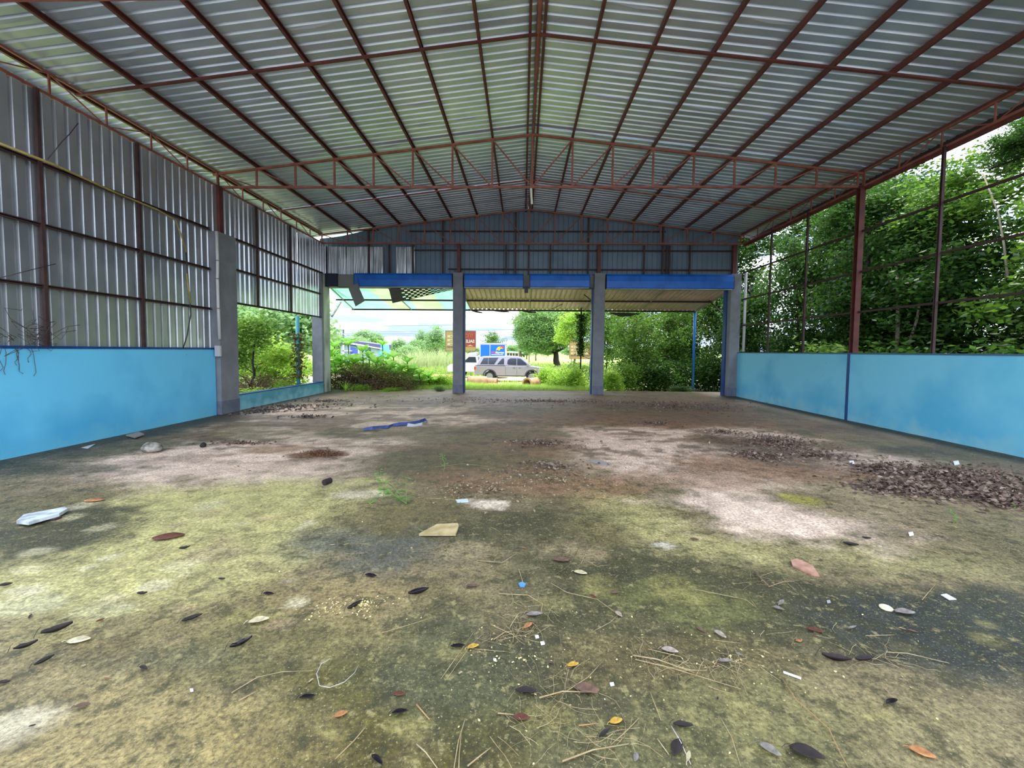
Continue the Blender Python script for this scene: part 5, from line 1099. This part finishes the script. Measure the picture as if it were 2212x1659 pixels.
for i, (a_, b_, w_, lab) in enumerate(((1160,1378,9,'small square white chip, upper of the pair in the centre foreground'),(1172,1392,10,'small square white chip, lower of the pair in the centre foreground'),(1069,1428,7,'tiny white chip left of the pair of square chips'),(1322,1481,10,'white square chip near the right of the crossing stems'),
    (1968,1155,12,'white chip on the bright floor at right'),(1790,1302,9,'grey square chip on dark moss, right half'),(414,1494,8,'tiny white chip in the lower left'),(1840,1000,12,'white paper bit on the leaf pile'),(2066,1001,14,'crumpled white paper on the leaf pile by the wall'))):
    slab('chip', [(a_-w_/2,b_-w_*.25),(a_+w_*.3,b_-w_*.35),(a_+w_/2,b_+w_*.2),(a_-w_*.3,b_+w_*.35)], .006, m_wt if i != 5 else mat('grey_chip', (150,150,150), .7), lab, 'chip')
c = at(1710,1461); pipe_thing('white_stick', [c+Vector((-.03,.02,.006)), c+Vector((.035,-.02,.006))], .006, m_wt, 'short white plastic stick on the olive moss, right half', 'stick', 8)
c = at(1914,1315); MB_ = MB().tube([(0,0,0),(0,0,.006)], .036, 18).tube([(0,0,.006),(0,0,.010)], .031, 18); o = MB_.build('round_lid', mat('cream_lid', (220,216,180), .5), loc=(c.x,c.y,.004)); tag(o, 'round cream lid on the dark moss, right half', 'lid')
slab('plastic_scrap', [(1120,1264),(1128,1261),(1136,1265),(1133,1270),(1124,1270)], .012, mat('sky_blue_plastic', (90,140,200), .4), 'small blue plastic bit in the straw tangle', 'plastic')
slab('plastic_scrap', [(2032,1287),(2044,1285),(2066,1297),(2050,1298)], .006, m_pvc, 'white plastic scrap at far right above the black stain', 'plastic')
slab('plastic_scrap', [(984,1082),(1010,1080),(1012,1086),(988,1087)], .012, mat('grey_white_plastic', (190,200,204), .4), 'flattened silvery plastic scrap beside the pale dust patch', 'plastic')
def rock(px_, py_, rx, ry, rz_, m, lab, seed, name='rock', cat='rock'):
    c = at(px_, py_); r = random.Random(seed); bm_v = []; n_ = 12; mb = MB()
    for j in range(7):
        ph = PI*j/6
        for i in range(n_):
            th = 2*PI*i/n_; k = 1+r.uniform(-.12,.12); bm_v.append((rx*math.sin(ph)*math.cos(th)*k, ry*math.sin(ph)*math.sin(th)*k, rz_*(.75+math.cos(ph)*k)))
    mb.add(bm_v, [(j*n_+i, j*n_+(i+1)%n_, (j+1)*n_+(i+1)%n_, (j+1)*n_+i) for j in range(6) for i in range(n_)])
    o = mb.build(name, m, loc=(c.x,c.y,0), smooth=True); tag(o, lab, cat); return o
rock(328,976,.15,.12,.09, mat('mottled_stone', (170,166,156), .8, noise=(90,86,74), nscale=9, bump=.4), 'rounded grey mottled rock near the foot of the left blue wall', 1)
rock(439,966,.045,.045,.045, mat('black_lump', (34,28,28), .8), 'small black round lump right of the grey rock', 2, 'dark_lump', 'lump')
c = at(707,1046); o = MB().tube([(0,-.05,.035),(0,.05,.035)], .035, 12).tube([(0,-.051,.035),(0,-.049,.035)], .012, 8).build('black_roll', mat('black_lump', (0,0,0)), loc=(c.x,c.y,0)); o.rotation_euler = (0,0,-.4); tag(o, 'small black roll lying end-on, left of the green weeds', 'roll')
# blue cloth strip
cl = empty('blue_strap', tuple(at(850,924)), 'crumpled blue strip of cloth with a pale looped end', 'cloth')
path = [(785,930),(805,929),(825,925),(840,926),(850,921),(865,919),(885,918),(905,914),(917,910),(921,913),(912,920),(895,922),(880,922)]
def ribbon(path_, w_, m, nm):
    P_ = [at(*p_)-cl.location for p_ in path_]; mb = MB(); vs_ = []
    for i, p_ in enumerate(P_):
        z_ = .02+.03*abs(math.sin(i*1.7)); ww = w_*(.4+.6*min(1, i/4)); vs_ += [(p_.x, p_.y-ww/2, z_*.3), (p_.x+.01, p_.y, z_+.03), (p_.x, p_.y+ww/2, z_*.5)]
    mb.add(vs_, [(3*i,3*i+1,3*i+4,3*i+3) for i in range(len(P_)-1)]+[(3*i+1,3*i+2,3*i+5,3*i+4) for i in range(len(P_)-1)]); mb.build(nm, m, cl)
ribbon(path[:10], .20, mat('faded_blue_cloth', (72,92,150), .8, noise=(50,66,116), nscale=8), 'cloth'); ribbon(path[9:], .12, mat('pale_cloth_end', (170,172,176), .7), 'pale_end')
# twigs and straws
m_straw = mat('dry_straw', (176,160,126), .8, noise=(150,124,84), nscale=12); m_str2 = mat('grey_stem', (112,98,78), .8, noise=(110,94,74), nscale=12)
TW = [
 ([(500,1500),(556,1470),(610,1458),(676,1452)],.004,0,'long thin pale stem left of the curved wire'),([(516,1518),(556,1496)],.006,0,'short straw below the long thin stem'),
 ([(714,1426),(694,1440),(684,1462),(690,1484),(712,1492),(744,1480),(766,1456),(775,1438)],.003,2,'pale curved wire bent like a hook'),
 ([(824,1370),(870,1360),(930,1338)],.004,0,'thin pale stem left of the black rolled leaf'),([(1030,1213),(1085,1220),(1120,1195)],.005,0,'forked dry stem above the blue plastic bit'),
 ([(1078,1285),(1140,1291),(1172,1310),(1168,1330)],.005,0,'dry stem bent down into the straw tangle'),([(1120,1230),(1130,1262)],.005,0,'short pale stick pointing at the blue plastic bit'),
 ([(1250,1186),(1230,1225),(1175,1262),(1164,1290)],.003,1,'thin dark curved stem right of the blue plastic bit'),([(1255,1220),(1262,1205),(1275,1203)],.003,0,'small hooked straw by the cream torn leaf'),
 ([(1262,1210),(1290,1228),(1316,1222)],.003,0,'thin straw above the cream torn leaf'),([(1190,1262),(1225,1285),(1290,1300),(1336,1330),(1318,1350),(1284,1365)],.004,0,'long curved stem ending at the pale oval leaf'),
 ([(1102,1356),(1120,1330),(1150,1322)],.004,0,'straw at the left of the tangle'),([(1060,1352),(1110,1378),(1108,1390)],.004,0,'straw crossing lower left of the tangle'),([(1066,1385),(1090,1372),(1112,1366)],.005,0,'second crossing straw lower left of the tangle'),
 ([(1024,1367),(990,1420),(952,1470)],.004,0,'straight straw leaning left of the yellow leaf'),([(1047,1368),(1015,1402),(965,1470)],.003,0,'thin straw crossing the yellow leaf'),([(1020,1404),(1110,1412)],.003,0,'long straw to the right of the yellow leaf'),
 ([(1085,1430),(1110,1470),(1160,1500),(1208,1535)],.003,1,'long thin stem running down to bottom centre'),([(1205,1340),(1212,1400),(1222,1470),(1210,1550),(1204,1650)],.003,1,'very long stem running down the middle foreground'),
 ([(1165,1512),(1215,1502),(1290,1500)],.007,0,'thick straw crossing the stems at centre right'),([(1215,1502),(1270,1470),(1305,1428)],.004,0,'straw rising right from the crossing'),([(1075,1545),(1110,1548)],.006,0,'short straw piece at bottom centre'),
 ([(900,1527),(928,1560)],.008,3,'brown stick at the bottom left of centre'),([(790,1575),(764,1610),(724,1645)],.006,0,'yellowish straw near the bottom left of centre'),([(1005,1557),(990,1610),(975,1700)],.005,0,'upright pale straw at the bottom centre'),
 ([(997,1580),(992,1640),(990,1700)],.004,0,'second upright straw at the bottom centre'),([(900,1612),(920,1635),(945,1665)],.006,0,'pale straw at bottom edge left of the upright ones'),([(1010,1660),(1040,1640),(1060,1620)],.006,0,'straw at the bottom edge right of the upright ones'),
 ([(1215,1650),(1280,1630),(1358,1612)],.007,0,'thick straw near the bottom right of centre'),([(1250,1572),(1292,1567)],.006,3,'orange-brown stalk near the bottom right of centre'),([(1380,1555),(1350,1590),(1320,1612)],.004,0,'thin straw slanting at right of bottom centre'),
 ([(1420,1600),(1445,1635)],.005,0,'short straw left of the white stem'),([(1405,1500),(1428,1560)],.004,0,'short straw above the bottom dark leaves'),([(1450,1572),(1470,1610),(1492,1655)],.004,2,'white stem at the bottom edge right of centre'),
 ([(1556,1553),(1580,1600),(1600,1659)],.004,0,'long straw at the bottom, right half'),([(1690,1470),(1720,1520),(1790,1582),(1812,1625),(1832,1662)],.005,3,'long tan stem arching down the right half'),
 ([(1500,1275),(1560,1290),(1610,1300),(1634,1315),(1612,1283)],.004,0,'forked dry stem below the broken branch'),([(1368,1420),(1420,1432),(1500,1458)],.007,0,'thick straw in the bundle, right of centre'),([(1372,1428),(1450,1450),(1600,1492)],.005,0,'long thin straw in the bundle'),
 ([(1400,1405),(1470,1425),(1478,1432)],.004,0,'upper thin straw of the bundle'),([(1540,1445),(1550,1430),(1600,1438),(1636,1445)],.003,0,'looped dry vine on the olive moss'),([(1636,1448),(1605,1470),(1602,1490)],.003,1,'second part of the looped dry vine'),
 ([(1915,1412),(1960,1418),(2050,1436)],.005,0,'pale straight stem on black stain, far right'),([(1848,1420),(1890,1430),(1912,1412)],.003,0,'curved stem joining the pale straight one'),([(1930,1170),(1990,1188),(2036,1198)],.005,0,'dry stem on the dusty moss far right'),
 ([(1870,1376),(1932,1374)],.004,0,'thin straw right of the folded grey leaf'),([(1992,1298),(2020,1265)],.004,0,'thin straw by the far right white scrap'),([(1880,1154),(2010,1162)],.0,0,''),
 ([(878,1152),(895,1170),(912,1182)],.004,1,'dark thin stick left of the plywood offcut'),([(560,1128),(610,1120),(664,1108)],.007,0,'long yellowish stick on the moss left of centre'),([(1630,1240),(1645,1258),(1660,1270)],.012,1,'thick broken branch end in the right half'),
 ([(1660,1270),(1690,1262),(1716,1258)],.004,0,'thin bent part of the broken branch'),([(1640,1248),(1668,1240),(1650,1228)],.003,0,'fine curled root beside the broken branch'),([(1130,1022),(1160,1015),(1200,1030),(1235,1042)],.010,1,'dark curved stick on the floor behind the plywood'),
 ([(996,1068),(1008,1080)],.014,1,'short dark peg by the silvery scrap'),([(1030,1050),(1080,1046)],.004,0,'thin straw left of the curved dark stick'),([(920,1078),(985,1080)],.004,0,'thin straw at the foot of the green weeds'),
 ([(232,1436),(271,1421)],.004,1,'thin dark stick in the lower left'),([(438,1318),(480,1300)],.004,1,'thin dark stick on the yellow moss edge'),([(380,1278),(388,1258)],.004,3,'thin brown sliver on the yellow moss'),
 ([(940,1010),(1000,1004),(1070,1010)],.004,0,'long thin straw behind the weeds'),([(1060,1140),(1080,1150)],.003,0,'tiny straw right of the plywood offcut'),([(1780,1418),(1850,1440)],.0,0,''),([(1540,1385),(1600,1392)],.003,0,'thin straw below the pale veined leaf'),
]
for pts, r_, k, lab in TW:
    if r_ == 0: continue
    pp = [at(*p_)+Vector((0,0,r_+.004+.012*math.sin(i*2.1)**2*(0 < i < len(pts)-1))) for i, p_ in enumerate(pts)]
    m_ = (m_straw, m_str2, m_pvc, mat('brown_stalk', (160,126,84), .7))[k]
    o = empty('twig', tuple(pp[0]), lab, 'twig', 'loose twigs and straws on the floor')
    st_ = MB().tube([p_-pp[0] for p_ in pp], r_*.55, 5, r_*.3).build('stem', m_, o, True)
# small unnamed fragments
rs = random.Random(99); frag = []
for i, (cl_, w_) in enumerate((((70,52,44),.05),((150,132,104),.05),((196,176,130),.03),((52,42,40),.04),((120,84,60),.05),((206,196,176),.025))):
    mb = MB(); n_ = 6; vs_ = [(math.cos(2*PI*j/n_)*w_*.5*rs.uniform(.5,1.3), math.sin(2*PI*j/n_)*w_*.3*rs.uniform(.5,1.3), rs.uniform(.001,.014)) for j in range(n_)]; mb.add(vs_+[(0,0,.004)], [(j,(j+1)%n_,n_) for j in range(n_)])
    frag.append(mb.mesh('leaf_fragment', mat('fragment_%s' % 'abcdef'[i], cl_, .8)))
cnt = 0
while cnt < 260:
    X, Y = rs.uniform(-6.8,7.4), 1.9+12*rs.random()**1.8
    if abs(X) > Y*1.1+.5: continue
    k = rs.choice((0,1,2,3,3,4,5)); s_ = rs.uniform(.35,1.1)*(.55+Y*.07)
    o = link('leaf_fragment', frag[k], None, (X,Y,.006), (0,0,rs.uniform(0,6)), (s_*rs.uniform(.6,1.8), s_*.8, s_)); cnt += 1
    tag(o, 'small dry leaf fragment or crumb scattered on the mossy floor', 'leaf fragment', 'small leaf fragments over the floor')
# masses of litter: leaf pile by the right wall, crumbs, soil
def pile(polys, n_, size, m, name, lab, seed, h=.05, flat=.25):
    r = np.random.default_rng(seed); C = []
    tot = sum(w_ for *_, w_ in polys)
    for (px_, py_, rx, ry, w_) in polys:
        a = at(px_, py_); b_ = at(px_+rx, py_); u = at(px_, py_+ry); d = at(px_, py_-ry); k = int(n_*w_/tot); rr__ = np.abs(r.normal(0,.62,k)); th = r.uniform(0,2*PI,k)
        cy_ = (u.y+d.y)/2; C.append(np.stack([a.x+rr__*np.cos(th)*(b_.x-a.x), cy_+rr__*np.sin(th)*(d.y-u.y)/2, .008+h*np.clip(1-rr__,0,1)*r.uniform(0,1,k)],1))
    C = np.concatenate(C); C = C[(C[:,0] > XL+.09) & (C[:,0] < XR-.08) & ~((C[:,0] < -7.35) & (C[:,1] > 10) & (C[:,1] < 10.9))]
    V_, F_ = leaf_arrays(C, size, r, flat, .6, 0, .25); V_[:,2] = np.maximum(V_[:,2], .004)
    o = link(name, bigmesh(name, V_, F_, m)); tag(o, lab, 'leaf litter', kind='stuff'); return o
m_lit = mat('brown_leaf_litter', (110,92,82), .85, island=[(70,56,52),(104,84,74),(136,114,100),(86,66,58),(160,144,128)])
pile([(2080,1040,160,36,3),(1960,1060,110,20,1.2),(1900,1018,60,12,.5),(2160,1080,100,26,1.2)], 6500, .062, m_lit, 'leaf_litter', 'thick drift of brown dead leaves in front of the right blue wall', 1, .09)
pile([(1690,960,90,22,2),(1640,985,60,12,1),(1760,985,70,9,.7),(1560,935,60,8,.4)], 2800, .055, m_lit, 'leaf_litter', 'loose scatter of brown leaves on the floor right of centre', 2, .05)
pile([(690,982,44,8,2),(720,984,30,4,.5)], 600, .03, mat('red_brown_crumbs', (104,70,50), .95, island=[(84,54,40),(120,84,60)]), 'soil_crumbs', 'small heap of reddish brown crumbs left of the blue cloth', 3, .05, .8)
pile([(620,880,130,9,2),(560,890,70,8,1),(700,868,60,5,.5),(660,902,60,3,.4)], 1100, .08, mat('grey_dark_litter', (80,70,64), .85, island=[(54,46,44),(96,84,76),(140,130,120)]), 'leaf_litter', 'dark litter of twigs and scraps before the low wall', 4, .04)
pile([(1200,868,420,8,2),(1450,880,150,12,1.4),(1420,915,60,5,.5),(1170,958,90,10,.5),(520,958,60,4,.4),(1200,1010,120,20,.5)], 2600, .06, m_lit, 'leaf_litter', 'thin dark scatter of dead leaves along the front edge of the hall', 5, .02)
pile([(1190,1040,160,30,1),(1060,1060,120,30,1),(980,1060,90,30,.6)], 800, .035, mat('pale_straw_bits', (136,118,94), .85, island=[(110,92,72),(160,142,112),(84,68,54)]), 'straw_litter', 'straw bits around the green weeds and dust patch', 6, .01)
pile([(780,1310,70,24,1),(700,1320,50,30,.5),(1120,1450,300,120,.6),(1600,1450,400,120,.6)], 420, .014, mat('cream_crumbs', (214,196,140), .85), 'pale_crumbs', 'tiny cream crumbs strewn over the foreground moss', 7, .003)
# green weeds on the floor
def sprig(px_, py_, pyt, lab, style, seed):
    a = at(px_, py_); top = at(px_, pyt, 1, a.y); h = top.z; rs = random.Random(seed); t = empty('weed', (a.x,a.y,0), lab, 'weed', 'small weeds growing from the floor')
    st_ = MB(); lf = MB()
    if style == 'leafy':
        pts = [Vector((.02*math.sin(i), 0, h*i/5)) for i in range(6)]; st_.tube(pts, .004, 5, .002)
        for i in range(34):
            u = rs.uniform(.15,1); c = pts[min(int(u*5),4)].lerp(pts[min(int(u*5)+1,5)], u*5-int(u*5)); an = rs.uniform(0,2*PI); L_ = h*rs.uniform(.10,.2); d = Vector((math.cos(an),math.sin(an)*.8,rs.uniform(-.2,.4))); s = Vector((-d.y,d.x,0))*.35
            c = c+d*h*.05; lf.add([c, c+d*L_*.5+s*L_, c+d*L_, c+d*L_*.5-s*L_], [(0,1,2),(0,2,3)])
    else:
        for q in range(4):
            an = rs.uniform(-.6,3.6); pts = [Vector((0,0,0))]
            for i in range(4): pts.append(pts[-1]+Vector((math.cos(an)*h*.16*(q > 0), math.sin(an)*h*.08, h*(.24 if q == 0 else .12))))
            st_.tube(pts, .0035, 5, .002)
            for i in range(1,5):
                for sg in (-1,1):
                    d = Vector((sg*rs.uniform(.6,1), rs.uniform(-.3,.3), rs.uniform(-.3,.6))).normalized(); L_ = h*rs.uniform(.22,.34); s = Vector((0,.5,.9)).cross(d).normalized()*.03*h+Vector((0,0,.02*h))
                    lf.add([pts[i], pts[i]+d*L_*.5+s, pts[i]+d*L_, pts[i]+d*L_*.5-s], [(0,1,2),(0,2,3)])
    st_.build('stem', mat('green_stem', (120,140,70), .6), t); lf.build('leaves', greens('weed_leaves', [(110,180,70),(130,200,84)], .5) if style == 'leafy' and seed != 3 else greens('weed_blades', [(110,150,84),(130,166,100)], .4), t, kind='stuff')
sprig(826,1078,1012,'bright green leafy weed, left of the three on the floor','leafy',1)
sprig(878,1088,1026,'grassy weed with long blades, middle of the floor weeds','grass',2)
sprig(958,1018,980,'bluish green weed further back, behind the grassy one','leafy',3)
sprig(800,1088,1066,'low creeping weed at the foot of the bright leafy one','grass',4)
sprig(236,940,916,'little weed growing at the foot of the left blue wall','leafy',5)
sprig(2060,1130,1104,'tiny pale green shoot below the leaf drift','leafy',6)
sprig(2190,1098,1085,'green sprig at the right frame edge by the leaf drift','leafy',7)
sprig(910,1150,1143,'tiny two-leaved seedling by the plywood offcut','leafy',8)

# fine tangles of straw
def tangle(spots, n_, lab, seed):
    rs = random.Random(seed); mb = MB()
    for i in range(n_):
        px_, py_, rx, ry = rs.choice(spots); c = at(px_+rs.gauss(0,rx*.5), py_+rs.gauss(0,ry*.5)); c.x = max(c.x, XL+.25); a = rs.uniform(0,2*PI); q = [c+Vector((0,0,.006))]; L_ = rs.uniform(.03,.10)
        for j in range(3): a += rs.uniform(-.5,.5); q.append(q[-1]+Vector((math.cos(a)*L_/1.6, math.sin(a)*L_/1.6, rs.uniform(-.004,.010)))); q[-1].z = max(q[-1].z, .004)
        mb.tube(q, rs.uniform(.0004,.0011), 3, cap=False)
    tag(mb.build('straw_tangle', m_straw if seed % 2 else m_str2), lab, 'straw', kind='stuff')
tangle([(1150,1320,60,30),(1110,1365,50,24)], 60, 'fine straw tangle below the blue plastic bit', 1)
tangle([(1500,1450,110,26),(1560,1450,60,30),(1420,1425,50,14)], 70, 'fine straw and rootlets around the straw bundle, right half', 3)
tangle([(1210,1490,90,50),(1290,1600,100,36),(1150,1560,80,40)], 80, 'fine straws strewn over the bottom centre', 5)
tangle([(1000,1060,160,30),(1120,1070,160,30),(1230,1010,160,30)], 130, 'fine dry stalks strewn behind the plywood offcut', 2)
tangle([(600,950,120,8),(560,958,80,6),(640,880,120,10)], 90, 'thin dark twigs strewn before the big left column', 4)
tangle([(1750,1400,160,40),(1650,1260,60,20),(1900,1420,90,20)], 50, 'fine rootlets strewn over the dark moss, right half', 7)
